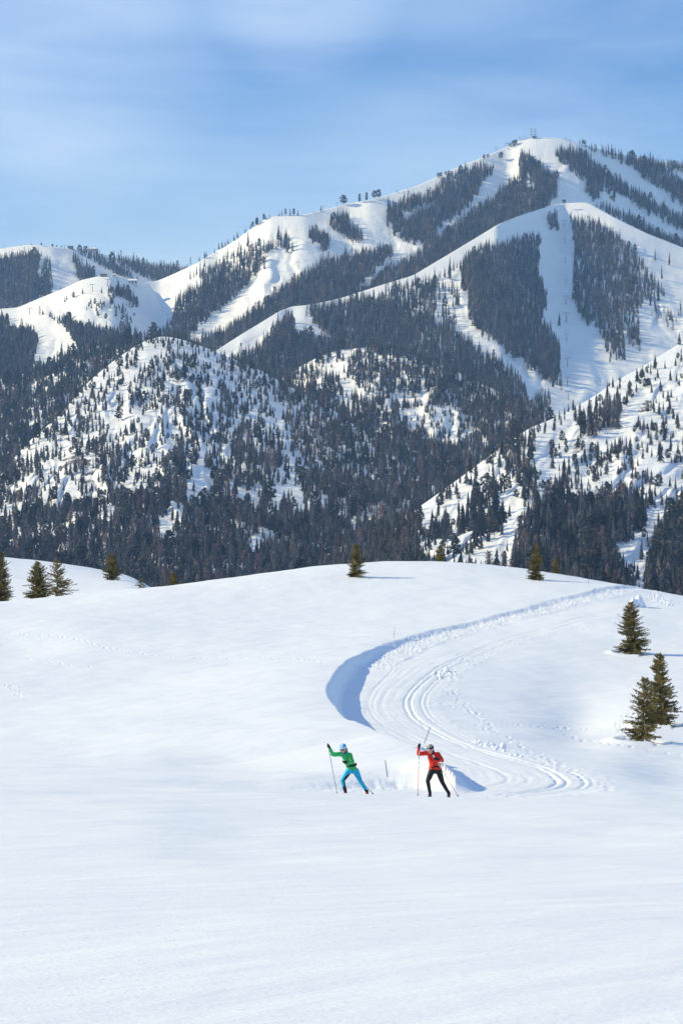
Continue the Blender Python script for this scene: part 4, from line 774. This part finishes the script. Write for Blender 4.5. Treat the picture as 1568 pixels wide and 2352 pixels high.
tag(fin('snow_chunks', bm, M_lump, smooth=True), 'loose lumps of snow thrown up along the edges of the groomed trail', 'snow chunks', kind='stuff')
for (u, row, r_, lab) in ((1467, 1391, .55, 'large upright snow lump, right one of two beside the trail at upper right'), (1455, 1391, .45, 'smaller rounded snow lump, left one of two beside the upper trail'), (1025, 1541, .19, 'snow block lying on the inner edge of the bend'), (1012, 1556, .14, 'smaller snow block just below the larger one at the bend'), (1155, 1716, .15, 'single snow lump beside the lower trail')):
    p = cast_full(u, row+4, 100, 335); bm = bm_new(); g = bmesh.ops.create_icosphere(bm, subdivisions=3, radius=r_)
    for v in bm.verts: v.co = v.co*(1+.35*float(noise(np.array([v.co.x/r_*1.7+u]), np.array([v.co.z/r_*1.7+v.co.y]))[0])); v.co.z *= 1.25
    tag(fin('snow_block', bm, M_lump, None, (p.x, p.y, p.z+r_*.55), True), lab, 'snow block')

# ------------------------------------------------------------------ marker poles
M_stick = mat('marker_blue', (.02, .07, .22), .5, .3); M_bamboo = mat('marker_grey', (.23, .25, .27), .6); M_tape = mat('marker_tape', (.5, .4, .12), .6)
def stick(u0, r0, u1, r1, m, lab, dmin, cap=None, rad=.014, d=None):
    """from the foot (u0,r0) to the tip (u1,r1)"""
    p = cast_full(u0, r0, dmin) if d is None else pt(u0, d, zrow(r0, d)); e = tag(empty('marker_pole', p), lab, 'marker pole')
    tip = pt(u1, p.y-.02, zrow(r1, p.y))-p; bm = bm_new(); bm_tube(bm, [tip*-.25, tip*.5, tip], [rad, rad, rad*.8], 7); fin('shaft', bm, m, e)
    if cap: bm = bm_new(); bm_tube(bm, [tip*.93, tip*1.01], [rad*1.7, rad*1.7], 7); fin('tip_cap', bm, cap, e)
stick(889.5, 1787, 884.5, 1747, M_stick, 'short blue marker pole stuck in snow between the two skiers', 90, M_tape)
stick(974, 1708, 988, 1670, M_stick, 'slanting blue marker pole behind the head of the red skier', 90, None, .016)
stick(904, 1465, 906.5, 1439, M_bamboo, 'thin grey marker pole above the left side of the trail', 150, None, .018)
stick(1350.5, 1341, 1353, 1324, M_stick, 'tiny marker pole on the hill crest left of the trail', 260, None, .02)

# ------------------------------------------------------------------ skiers
def sweep(bm, secs, n=14):
    """secs: (centre, half width along a, half depth along b, a, b)"""
    rings = []
    for c, ra_, rb_, a, b in secs: rings.append([bm.verts.new(c+a*math.cos(2*math.pi*k/n)*ra_+b*math.sin(2*math.pi*k/n)*rb_) for k in range(n)])
    for r0, r1 in zip(rings, rings[1:]):
        for k in range(n): bm.faces.new((r0[k], r0[(k+1) % n], r1[(k+1) % n], r1[k]))
    bm.faces.new(rings[0][::-1]); bm.faces.new(rings[-1])
def ball(bm, c, r_, sx=1, sy=1, sz=1, rot=None):
    m = Matrix.Translation(c)@(rot.to_4x4() if rot else Matrix.Identity(4))@Matrix.Diagonal((sx, sy, sz, 1)); bmesh.ops.create_icosphere(bm, subdivisions=3, radius=r_, matrix=m)
def limb(bm, pts, radii, sub=4):
    """tapered limb with round ends through joints"""
    for (p0, r0), (p1, r1) in zip(list(zip(pts, radii))[:-1], list(zip(pts, radii))[1:]):
        t = (p1-p0); l = t.length; t.normalize(); a = t.cross(Vector((0, 1, .01))).normalized(); b = t.cross(a); secs = []
        for k in range(sub+1):
            g = k/sub; rr = r0*(1-g)+r1*g; secs.append((p0+t*l*g, rr, rr, a, b))
        sweep(bm, secs, 12)
    for p, r_ in zip(pts, radii): ball(bm, p, r_*1.0)
def cloth(name, bm, mats, parent, voxel=.013, smooth=6, folds=0, fscale=9, classify=None):
    me = bpy.data.meshes.new(name); bmesh.ops.recalc_face_normals(bm, faces=bm.faces); bm.to_mesh(me); bm.free(); o = link(name, me)
    m = o.modifiers.new('r', 'REMESH'); m.mode = 'VOXEL'; m.voxel_size = voxel; m.use_smooth_shade = True
    if smooth: s = o.modifiers.new('s', 'SMOOTH'); s.factor = .5; s.iterations = smooth
    dg = bpy.context.evaluated_depsgraph_get(); ev = o.evaluated_get(dg); me2 = bpy.data.meshes.new_from_object(ev); o.modifiers.clear(); o.data = me2; me2.name = name
    n = len(me2.vertices); co = np.empty(n*3, np.float32); me2.vertices.foreach_get('co', co); co = co.reshape(-1, 3).astype(float)
    if folds:
        no = np.empty(n*3, np.float32); me2.vertices.foreach_get('normal', no); no = no.reshape(-1, 3)
        q = fbm(co[:, 0]*fscale+co[:, 1]*fscale*.7, co[:, 2]*fscale*1.3+co[:, 1]*4, 3); co = co+no*(folds*(np.abs(q)*2-.6))[:, None]; me2.vertices.foreach_set('co', co.astype(np.float32).ravel())
    me2.materials.clear()
    for x in (mats if isinstance(mats, (list, tuple)) else [mats]): me2.materials.append(x)
    if classify:
        cs = np.array([p.center for p in me2.polygons]); me2.polygons.foreach_set('material_index', classify(cs).astype(np.int32))
    me2.polygons.foreach_set('use_smooth', [True]*len(me2.polygons)); me2.update()
    if parent is not None: o.parent = parent; o.matrix_parent_inverse = parent.matrix_world.inverted()
    return o
def fabric(name, col, rough=.6, sc=60):
    m = mat(name, col, rough, .3); vary(m, tuple(c*.82 for c in col), tuple(min(1, c*1.12) for c in col), sc, 4, .25, .002); return m
M_skin = mat('skin', (.62, .33, .24), .5, .35); M_black = fabric('black_fabric', (.014, .014, .018)); M_glove = fabric('glove_fabric', (.012, .011, .013), .7)
M_green = fabric('green_jacket', (.035, .50, .13), .5); M_cyan = fabric('cyan_trousers', (.004, .46, .72), .45); M_red = fabric('red_jacket', (.74, .035, .012), .5); M_hat = fabric('pale_blue_hat', (.48, .74, .90), .8)
M_hatd = fabric('blue_hat_panel', (.10, .36, .72), .8); M_navy = fabric('blue_neckwarmer', (.02, .06, .42)); M_hair = mat('brown_hair', (.10, .045, .025), .6); M_grey = fabric('grey_hair', (.38, .34, .32), .8, 200); M_lens = mat('dark_lens', (.01, .012, .03), .1, .8)
M_olens = mat('orange_lens', (.75, .12, .02), .15, .7); M_white = mat('white_plastic', (.8, .8, .82), .4); M_orange = mat('orange_band', (.9, .12, .03), .5); M_redboot = mat('red_boot', (.42, .03, .02), .4); M_blackboot = mat('black_boot', (.014, .014, .016), .4)
M_yel = fabric('yellow_bottle', (.62, .62, .06), .4); M_shaftb = mat('pole_blue', (.05, .10, .22), .35, .5); M_shafto = mat('pole_orange', (.85, .10, .03), .35, .5); M_shaftd = mat('pole_dark', (.03, .03, .04), .35, .5); M_skib = mat('ski_blue', (.03, .16, .45), .3, .6); M_lime = mat('lime_print', (.35, .75, .2), .5)

def person(ox, oy, d0, spec, lab):
    sc = .09375
    def P(x, y, dy=0): # crop pixel -> world
        u = ox+sc*x; row = oy+sc*y; d = d0+dy; return pt(u, d, zrow(row, d0)*1.0)+Vector((0, 0, 0)) if False else Vector(((u-CX)/F*d0, d, zrow(row, d0)))
    k = sc/F*d0  # metres per crop px
    s = spec; root = empty('person', P(s['hip'][0], s['ground'], 0)); tag(root, lab, 'person'); bpy.context.view_layer.update()
    J = {n: P(*v) for n, v in s['J'].items()}
    fz = Vector(s['face']).normalized(); rt = fz.cross(Vector((0, 0, 1))).normalized(); up = rt.cross(fz).normalized()   # head frame
    if s.get('roll'): q = Matrix.Rotation(s['roll'], 3, fz); rt = q@rt; up = q@up
    hc_ = J['head']; hr = s['hr']*k
    rot = Matrix((rt, fz, up)).transposed()
    def hp(a, b, c): return hc_+rt*a*hr+fz*b*hr+up*c*hr
    # ---- body: one continuous figure (head with face, neck, trunk, limbs)
    def torso(bm, grow=0):
        secs = []; ax = s['ax']
        for (x, y, dy, wa, wd) in s['torso']:
            secs.append((P(x, y, dy), wa*k+grow, wd*k+grow, Vector((ax[0], ax[1], ax[2])).normalized(), Vector((-ax[1], ax[0], 0)).normalized()))
        sweep(bm, secs, 20)
    bm = bm_new()
    ball(bm, hp(0, -.12, .18), hr, .86, 1.02, 1.0, rot); ball(bm, hp(0, .22, -.45), hr*.66, .95, 1, 1.05, rot); ball(bm, hp(0, .55, -.95), hr*.26, 1.1, 1, .8, rot)
    sweep(bm, [(hp(0, .80, .12), hr*.10, hr*.06, rt, up), (hp(0, 1.08, -.30), hr*.17, hr*.12, rt, up), (hp(0, .9, -.42), hr*.15, hr*.1, rt, up)], 8)
    for sg in (-1, 1):
        ball(bm, hp(.86*sg, -.1, -.05), hr*.2, .45, .8, 1.3, rot); ball(bm, hp(.45*sg, .62, -.35), hr*.28, 1, .8, 1, rot)
    ball(bm, hp(0, .86, -.63), hr*.17, 1.7, .6, .45, rot)
    limb(bm, [hp(0, -.2, -.4), J['neck']], [hr*.55, hr*.62])
    torso(bm, -.018)
    for sd_ in 'RL':
        limb(bm, [J['sh'+sd_], J['el'+sd_], J['wr'+sd_]], [.045, .036, .026]); limb(bm, [J['hip'+sd_], J['kn'+sd_]], [.072, .048]); limb(bm, [J['kn'+sd_], J['kn'+sd_]*.65+J['an'+sd_]*.35+Vector((0, .02, 0)), J['an'+sd_]], [.048, .040, .030])
    cloth('body', bm, M_skin, root, .010, 3)
    # eyes and mouth
    for sg in (-1, 1):
        bm = bm_new(); ball(bm, hp(.36*sg, .80, .02), hr*.10); o = fin('eye', bm, M_white, root, smooth=True); o.matrix_parent_inverse = root.matrix_world.inverted()
    bm = bm_new(); ball(bm, hp(0, .97, -.64), hr*.12, 1.6, .4, .5, rot); o = fin('mouth', bm, mat('lips', (.45, .12, .10), .5), root, smooth=True); o.matrix_parent_inverse = root.matrix_world.inverted()
    # ---- jacket
    bm = bm_new(); torso(bm, .012)
    for sd_ in 'RL':
        sh, el, wr = J['sh'+sd_], J['el'+sd_], J['wr'+sd_]; inn = J['neck']*.5+sh*.5
        limb(bm, [inn+Vector((0, 0, -.06)), sh, (sh+el)/2, el, (el+wr)/2, wr], [.075, .078, .068, .060, .053, .040])
    limb(bm, [J['neck']+(hc_-J['neck'])*-.25, J['neck']+(hc_-J['neck'])*.30], [.085, .066])
    cloth('jacket', bm, s['mj'], root, .011, 5, .010, 7)
    # ---- trousers
    bm = bm_new(); hipc = (J['hipR']+J['hipL'])/2
    ball(bm, hipc+Vector((0, .02, .02)), .125, 1.2, .95, .9)
    for sd_ in 'RL':
        h_, kn, an = J['hip'+sd_], J['kn'+sd_], J['an'+sd_]; mid = (h_+kn)/2; calf = kn+(an-kn)*.35+Vector((0, .02, 0))
        limb(bm, [h_, mid, kn, calf, an], s['leg'])
    cloth('trousers', bm, s['mt'], root, .011, 5, .004, 8, (lambda cs: s['cls'](ox, oy, cs+np.array(root.location)*0)) if s.get('cls') else None)
    # ---- boots
    for sd_ in 'RL':
        an = J['an'+sd_]; toe = P(*s['toe'+sd_]); toe.z = float(ZF(toe.x, toe.y)[0])+.035; dirv = (toe-an); dirv.z = 0; dirv.normalize(); heel = Vector((an.x, an.y, toe.z))-dirv*.07; side = Vector((-dirv.y, dirv.x, 0))
        bm = bm_new(); limb(bm, [an+Vector((0, 0, .03)), Vector((an.x, an.y, toe.z+.05))], [.046, .05])
        sweep(bm, [(heel+Vector((0, 0, .035)), .036, .04, side, Vector((0, 0, 1))), (heel+dirv*.10+Vector((0, 0, .045)), .042, .05, side, Vector((0, 0, 1))), (heel+dirv*.2+Vector((0, 0, .03)), .046, .036, side, Vector((0, 0, 1))), (heel+dirv*.29+Vector((0, 0, .02)), .028, .02, side, Vector((0, 0, 1)))], 12)
        cloth('boot', bm, s['mb'], root, .009, 3)
        if s.get('band'):
            bm = bm_new(); t = (an-J['kn'+sd_]).normalized(); bm_tube(bm, [an+t*.015, an+t*.045], [.052, .052], 16); o = fin('reflective_band', bm, M_orange, root, smooth=True); o.matrix_parent_inverse = root.matrix_world.inverted()
        # ski under the boot
        g0 = Vector((an.x, an.y, toe.z)); skd = Vector(s['ski'+sd_]).normalized(); se = empty('ski', (0, 0, 0)); tag(se, s['skilab'][sd_], 'ski')
        pts = [(-.85, .02), (-.7, 0), (-.2, 0), (.2, 0), (.75, 0), (.92, .02), (1.02, .08)]
        sp = np.array([[g0.x+skd.x*a_, g0.y+skd.y*a_] for a_, b_ in pts]); zz = ZF(sp[:, 0], sp[:, 1]); sn = Vector((-skd.y, skd.x, 0)); se.location = (g0.x, g0.y, float(ZF(g0.x, g0.y)[0])); bpy.context.view_layer.update()
        bm = bm_new(); secs = []
        for (a_, b_), q, z_ in zip(pts, sp, zz): secs.append((Vector((q[0], q[1], max(z_+.012, min(g0.z-.03, z_+.3) if abs(a_) < .3 else z_+.012)+b_)), .022 if abs(a_) < .9 else .012, .008, sn, Vector((0, 0, 1))))
        sweep(bm, secs, 8); o = fin('ski_board', bm, s['mski'], se, smooth=True); o.matrix_parent_inverse = se.matrix_world.inverted()
        bm = bm_new(); bm_box(bm, g0.x-.03, g0.x+.03, g0.y-.03, g0.y+.03, secs[3][0].z, secs[3][0].z+.025); o = fin('binding', bm, M_black, se); o.matrix_parent_inverse = se.matrix_world.inverted()
    # ---- gloves with fingers round the grip, and the poles
    for sd_ in 'RL':
        wr = J['wr'+sd_]; hd_ = J['hand'+sd_]; g1, g2 = P(*s['grip'+sd_]), P(*s['tip'+sd_]); pd = (g2-g1).normalized(); fw = (hd_-wr).normalized()
        sidev = pd.cross(fw).normalized(); palm = hd_; on_ = g1+pd*(palm-g1).dot(pd)
        bm = bm_new(); limb(bm, [wr, palm*.6+wr*.4], [.036, .036]); ball(bm, palm*.75+wr*.25, .046, 1, 1, 1.0)
        for i_, (ofs, rr) in enumerate(((-.034, .0125), (-.012, .0135), (.011, .013), (.032, .0115))):
            c = on_+pd*ofs; ln = (1, 1.08, 1.02, .85)[i_]; pts = []
            for an_ in (150, 95, 40, -15, -60):
                pts.append(c+(fw*math.cos(R(an_-60))+sidev*math.sin(R(an_-60)))*.030*(.9+.1*ln))
            limb(bm, [palm*.7+wr*.3+pd*ofs*.6]+pts[:4], [.015, rr, rr, rr*.95, rr*.8], 2)
        tb = palm*.6+wr*.4-pd*.02; limb(bm, [tb, on_-pd*.045-sidev*.03, on_-pd*.03+fw*.028], [.018, .014, .011], 2)
        cloth('glove', bm, M_glove, root, .0065, 1)
        pe = empty('ski_pole', g2); tag(pe, s['polelab'][sd_], 'ski pole'); bpy.context.view_layer.update(); inv = pe.matrix_world.inverted()
        def add(nm, a_, b_, r0, r1, m_):
            b_m = bm_new(); bm_tube(b_m, [g1+pd*a_, g1+pd*b_], [r0, r1], 9); o_ = fin(nm, b_m, m_, pe, smooth=True); o_.matrix_parent_inverse = inv; return o_
        LL = (g2-g1).length; add('grip', 0, .14, .016, .014, s['mgrip'])
        segs = s['shaft']
        for a_, b_, m_ in segs: add('shaft', .14+(LL-.16)*a_, .14+(LL-.16)*b_, .0095-.002*a_, .0095-.002*b_, m_)
        add('basket', LL-.06, LL-.045, .028, .02, M_shaftd); add('spike', LL-.02, LL+.03, .004, .002, M_steel)
        b_m = bm_new(); q = [g1+pd*.02, g1+pd*.05+(wr-g1)*.6, wr+fw*-.01, g1+pd*.12]; bm_tube(b_m, q, [.006]*4, 5); o_ = fin('strap', b_m, M_white if s.get('band') else M_black, pe, smooth=True); o_.matrix_parent_inverse = inv
    # ---- belt
    bm = bm_new(); ax = Vector(s['ax']).normalized(); bx = Vector((-ax.y, ax.x, 0)).normalized(); secs = []
    for (x, y, dy, wa, wd) in s['belt']: secs.append((P(x, y, dy), wa*k+.022, wd*k+.022, Vector(s['bax']).normalized(), bx))
    sweep(bm, secs, 24); o = fin('belt', bm, M_black, root, smooth=True); o.matrix_parent_inverse = root.matrix_world.inverted()
    for nm, (x, y, dy, rr, sx, sz), m_ in s['balls']:
        bm = bm_new(); ball(bm, P(x, y, dy), rr, sx, .6, sz); o = fin(nm, bm, m_, root, smooth=True); o.matrix_parent_inverse = root.matrix_world.inverted()
    # flat prints: small raised patches on the camera side
    bpy.context.view_layer.update()
    for nm, pts, m_ in s['prints']:
        tgt = next(c for c in root.children if c.name.split('.')[0] == ('jacket' if nm[0] == 'j' else 'body' if nm[0] == 'b' else nm.split('@')[0]))
        invm = tgt.matrix_world.inverted(); bm = bm_new(); vs_ = []
        for (x, y) in pts:
            a_ = P(x, y, -2); hit, loc, nor, _ = tgt.ray_cast(invm@a_, Vector((0, 1, 0)))
            vs_.append((tgt.matrix_world@loc if hit else P(x, y, -.25))+Vector((0, -.008, 0)))
        f_ = bm.faces.new([bm.verts.new(v) for v in vs_]); bmesh.ops.solidify(bm, geom=[f_], thickness=-.004)
        o = fin(nm.split('@')[-1], bm, m_, root); o.matrix_parent_inverse = root.matrix_world.inverted()
    return root, hp, rt, fz, up, hr, rot
def adopt(o, root): o.matrix_parent_inverse = root.matrix_world.inverted(); return o

D0 = 83.6
def wcls(ox, oy, cs):
    u = CX+F*cs[:, 0]/D0; row = HZ-F*cs[:, 2]/D0; x = (u-ox)/.09375; y = (row-oy)/.09375
    inner = (x < 775) & (x > np.interp(y, [1010, 1060, 1110, 1180, 1240, 1300], [720, 640, 600, 568, 578, 592])) & (y > 1015)
    boot = ((x < 800) & (y > 1345-(x-545)*.5)) | ((x >= 900) & (y > 1425))
    return (inner | boot).astype(int)
W = dict(J=dict(head=(566, 412, -.12), neck=(625, 520, 0), shR=(528, 540, -.06), elR=(312, 545, -.20), wrR=(240, 392, -.30), handR=(208, 335, -.32), shL=(728, 570, .02), elL=(790, 740, -.12), wrL=(668, 745, -.30), handL=(612, 712, -.34),
                hipR=(705, 950, -.04), hipL=(870, 955, .04), knR=(548, 1180, -.16), anR=(622, 1470, -.02), knL=(985, 1215, .08), anL=(1150, 1480, .26)),
         hip=(790, 950), ground=1560, hr=84, face=(-.50, -.80, -.42), roll=.10, ax=(.93, .36, -.10),
         torso=[(600, 525, -.02, 60, 60), (628, 560, 0, 112, 78), (660, 640, 0, 122, 92), (700, 740, 0, 112, 88), (745, 830, 0, 112, 84), (782, 900, 0, 136, 98), (792, 935, 0, 142, 100)],
         mj=M_green, leg=[.098, .087, .066, .060, .047], mt=[M_cyan, M_black], cls=wcls, mb=M_redboot, toeR=(560, 1560, -.10), toeL=(1170, 1575, .10),
         skiR=(-.98, .12, 0), skiL=(-.8, .35, 0), skilab=dict(R='front ski of the green skier lying hidden in the snow', L='rear ski of the green skier angled outward'), mski=M_redboot,
         gripR=(186, 268, -.30), tipR=(418, 1510, -.32), gripL=(548, 686, -.38), tipL=(1315, 1542, .05), polelab=dict(R='blue ski pole planted upright left of the green skier', L='blue ski pole trailing behind the green skier to the right'), mgrip=M_black,
         shaft=[(0, .55, M_shaftb), (.55, 1, M_shaftb)], bax=(.93, .36, .16), belt=[(762, 800, 0, 108, 84), (755, 845, 0, 112, 86)],
         balls=[('belt_pouch', (868, 800, .02, .062, .62, .8), M_black)],
         prints=[('jacket@jacket_logo', [(690, 560), (720, 590), (760, 700), (735, 715), (700, 640)], M_lime), ('jacket@jacket_logo', [(715, 640), (725, 640), (745, 700), (735, 705)], M_white), ('jacket@zip_flap', [(600, 600), (612, 600), (585, 660), (575, 660)], M_white), ('jacket@zip_flap', [(722, 885), (735, 890), (742, 940), (730, 940)], M_white), ('jacket@zip_flap', [(780, 790), (788, 788), (815, 812), (808, 815)], M_white)])
wroot, hp, rt, fz, up, hr, rot = person(735, 1681.6, D0, W, 'skier in green jacket, turquoise trousers and pale blue hat')
bm = bm_new(); ball(bm, hp(0, -.12, .45), hr*1.14, .94, 1.03, 1.02, rot); ball(bm, hp(0, -.22, 1.1), hr*.62, 1, 1, .9, rot)
def hatcls(cs):
    l = np.array([((Vector(c)-hc0).dot(rt)/hr, (Vector(c)-hc0).dot(up)/hr) for c in cs]); return ((l[:, 1] > .75) & (np.sin(l[:, 0]*6) > .1)).astype(int)
hc0 = hp(0, 0, 0)
o = cloth('hat', bm, [M_hat, M_hatd], None, .008, 2, .002, 20, hatcls)
# trim the hat above the brow
me = o.data; b2 = bmesh.new(); b2.from_mesh(me); bmesh.ops.delete(b2, geom=[v for v in b2.verts if (v.co-hc0).dot(up)/hr < .16+.12*((v.co-hc0).dot(fz)/hr)], context='VERTS'); b2.to_mesh(me); b2.free(); o.parent = wroot; adopt(o, wroot)
bm = bm_new(); bm_box(bm, -.5*hr*.3, .5*hr*.3, -.004, .004, -.012, .012); bm.transform(Matrix.Translation(hp(-.62, .72, .45))@rot.to_4x4()@Matrix.Rotation(R(40), 4, 'Z')); adopt(fin('hat_label', bm, M_black, wroot), wroot)
def shades(root, lens, frame, wid=1):
    for sg in (-1, 1):
        bm = bm_new(); ball(bm, hp(.38*sg, .84, .05), hr*.30, 1.2, .35, .72, rot); adopt(fin('lens', bm, lens, root, smooth=True), root)
        bm = bm_new(); bm_tube(bm, [hp(.70*sg, .66, .16), hp(.93*sg, .1, .12), hp(.93*sg, -.3, .05)], [.006*wid]*3, 6); adopt(fin('glasses_temple', bm, frame, root, smooth=True), root)
    bm = bm_new(); bm_tube(bm, [hp(-.75, .70, .24), hp(-.35, 1.0, .24), hp(.35, 1.0, .24), hp(.75, .70, .24)], [.006*wid]*4, 6); adopt(fin('glasses_frame', bm, frame, root, smooth=True), root)
shades(wroot, M_lens, M_lens)
bm = bm_new(); limb(bm, [hp(-.1, -.85, -.1), hp(.0, -1.25, -.55), hp(-.1, -1.35, -1.15), hp(-.15, -1.3, -1.6)], [.045, .036, .026, .012]); adopt(cloth('ponytail', bm, M_hair, wroot, .008, 2, .004, 40), wroot)
bm = bm_new(); sweep(bm, [(hp(0, .0, -1.25), hr*.78, hr*.80, rt, fz), (hp(0, .02, -1.0), hr*.76, hr*.78, rt, fz), (hp(0, 0, -.75), hr*.70, hr*.62, rt, fz)], 18); adopt(cloth('neck_warmer', bm, M_navy, wroot, .009, 2, .003, 30), wroot)

MN = dict(J=dict(head=(628, 672, -.12), neck=(700, 775, 0), shR=(565, 765, -.05), elR=(335, 778, -.18), wrR=(338, 640, -.27), handR=(346, 575, -.29), shL=(812, 800, .02), elL=(918, 945, -.04), wrL=(822, 920, -.26), handL=(762, 885, -.32),
                hipR=(660, 1205, -.04), hipL=(835, 1205, .04), knR=(562, 1440, -.14), anR=(618, 1735, -.02), knL=(925, 1490, .06), anL=(1085, 1765, .22)),
          hip=(745, 1200), ground=1860, hr=88, face=(-.42, -.84, -.40), roll=.08, ax=(.95, .30, -.04),
          torso=[(665, 755, -.02, 62, 60), (690, 800, 0, 128, 82), (700, 880, 0, 136, 98), (715, 980, 0, 122, 94), (732, 1080, 0, 122, 90), (742, 1150, 0, 142, 100), (744, 1172, 0, 145, 100)],
          mj=M_red, leg=[.100, .088, .067, .060, .047], mt=[M_black], mb=M_blackboot, band=True, toeR=(575, 1858, -.10), toeL=(1100, 1875, .08),
          skiR=(-.98, .12, 0), skiL=(-.8, .35, 0), skilab=dict(R='front ski of the red skier just showing blue at the boot', L='rear ski of the red skier angled outward'), mski=M_skib,
          gripR=(357, 480, -.28), tipR=(315, 1818, -.30), gripL=(690, 812, -.38), tipL=(1325, 1850, .05), polelab=dict(R='orange and white ski pole planted upright left of the red skier', L='orange ski pole trailing to the right of the red skier'), mgrip=M_white,
          shaft=[(0, .09, M_shafto), (.09, .2, M_white), (.2, .25, M_shaftd), (.25, .31, M_white), (.31, .35, M_shafto), (.35, .40, M_white), (.40, .48, M_shaftd), (.48, 1, M_shafto)], bax=(.95, .30, .02), belt=[(734, 1082, 0, 118, 92), (736, 1112, 0, 120, 92)],
          balls=[('belt_buckle', (690, 1098, -.135, .020, 1.3, .8), M_black), ('belt_clip', (640, 1085, -.11, .02, 1, .9), M_black), ('water_bottle', (868, 1065, .09, .052, .62, 1.35), M_yel)],
          prints=[('jacket@jacket_logo', [(665, 818), (712, 812), (722, 850), (708, 856), (700, 835), (668, 835)], M_white), ('jacket@jacket_zip', [(622, 800), (630, 800), (655, 960), (648, 960)], M_black), ('trousers@side_stripe', [(880, 1215), (892, 1215), (955, 1400), (943, 1400)], mat('grey_stripe', (.3, .32, .4), .6)), ('jacket@belt_strap', [(665, 1105), (690, 1105), (685, 1165), (672, 1165)], M_black)])
mroot, hp, rt, fz, up, hr, rot = person(929, 1658.2, D0+.15, MN, 'skier in red jacket and black trousers with black headband')
hc0 = hp(0, 0, 0)
bm = bm_new(); ball(bm, hp(0, -.15, .40), hr*1.05, .90, 1.02, .98, rot); o = cloth('hair', bm, M_grey, None, .008, 1, .004, 45)
me = o.data; b2 = bmesh.new(); b2.from_mesh(me); bmesh.ops.delete(b2, geom=[v for v in b2.verts if (v.co-hc0).dot(up)/hr < -.35+.75*max(0, (v.co-hc0).dot(fz)/hr)], context='VERTS'); b2.to_mesh(me); b2.free(); o.parent = mroot; adopt(o, mroot)
bm = bm_new(); secs = [(hp(0, -.10, h_), hr*r_, hr*(r_+.13), rt, fz) for h_, r_ in ((.12, .90), (.16, .96), (.45, 1.0), (.72, .97), (.76, .90))]; sweep(bm, secs, 28); adopt(fin('headband', bm, M_black, mroot, smooth=True), mroot)
bm = bm_new(); ball(bm, hp(.0, 1.02, .48), hr*.17, 1, .3, 1, rot); adopt(fin('headband_emblem', bm, M_white, mroot, smooth=True), mroot)
shades(mroot, M_olens, M_white, 1.5)
bm = bm_new(); sweep(bm, [(hp(0, -.25, -1.2), hr*.85, hr*.85, rt, fz), (hp(0, -.32, -.7), hr*.82, hr*.8, rt, fz), (hp(0, -.45, -.2), hr*.7, hr*.62, rt, fz)], 18); adopt(cloth('collar', bm, M_black, mroot, .009, 2, .003, 30), mroot)

# ------------------------------------------------------------------ haze
bm = bm_new(); bm_box(bm, -7600, 7600, -2100, 9100, -260, 1120); hz = fin('haze', bm, [])
hm_ = bpy.data.materials.new('haze'); hm_.use_nodes = True; n_ = hm_.node_tree.nodes; n_.clear(); pv = n_.new('ShaderNodeVolumePrincipled'); mo = n_.new('ShaderNodeOutputMaterial')
pv.inputs['Color'].default_value = (.32, .56, 1, 1); pv.inputs['Absorption Color'].default_value = (1, 1, 1, 1); pv.inputs['Density'].default_value = 6e-5; pv.inputs['Anisotropy'].default_value = .0
hm_.node_tree.links.new(pv.outputs[0], mo.inputs['Volume']); hz.data.materials.append(hm_); tag(hz, kind='stuff')
S.cycles.volume_step_rate = 10
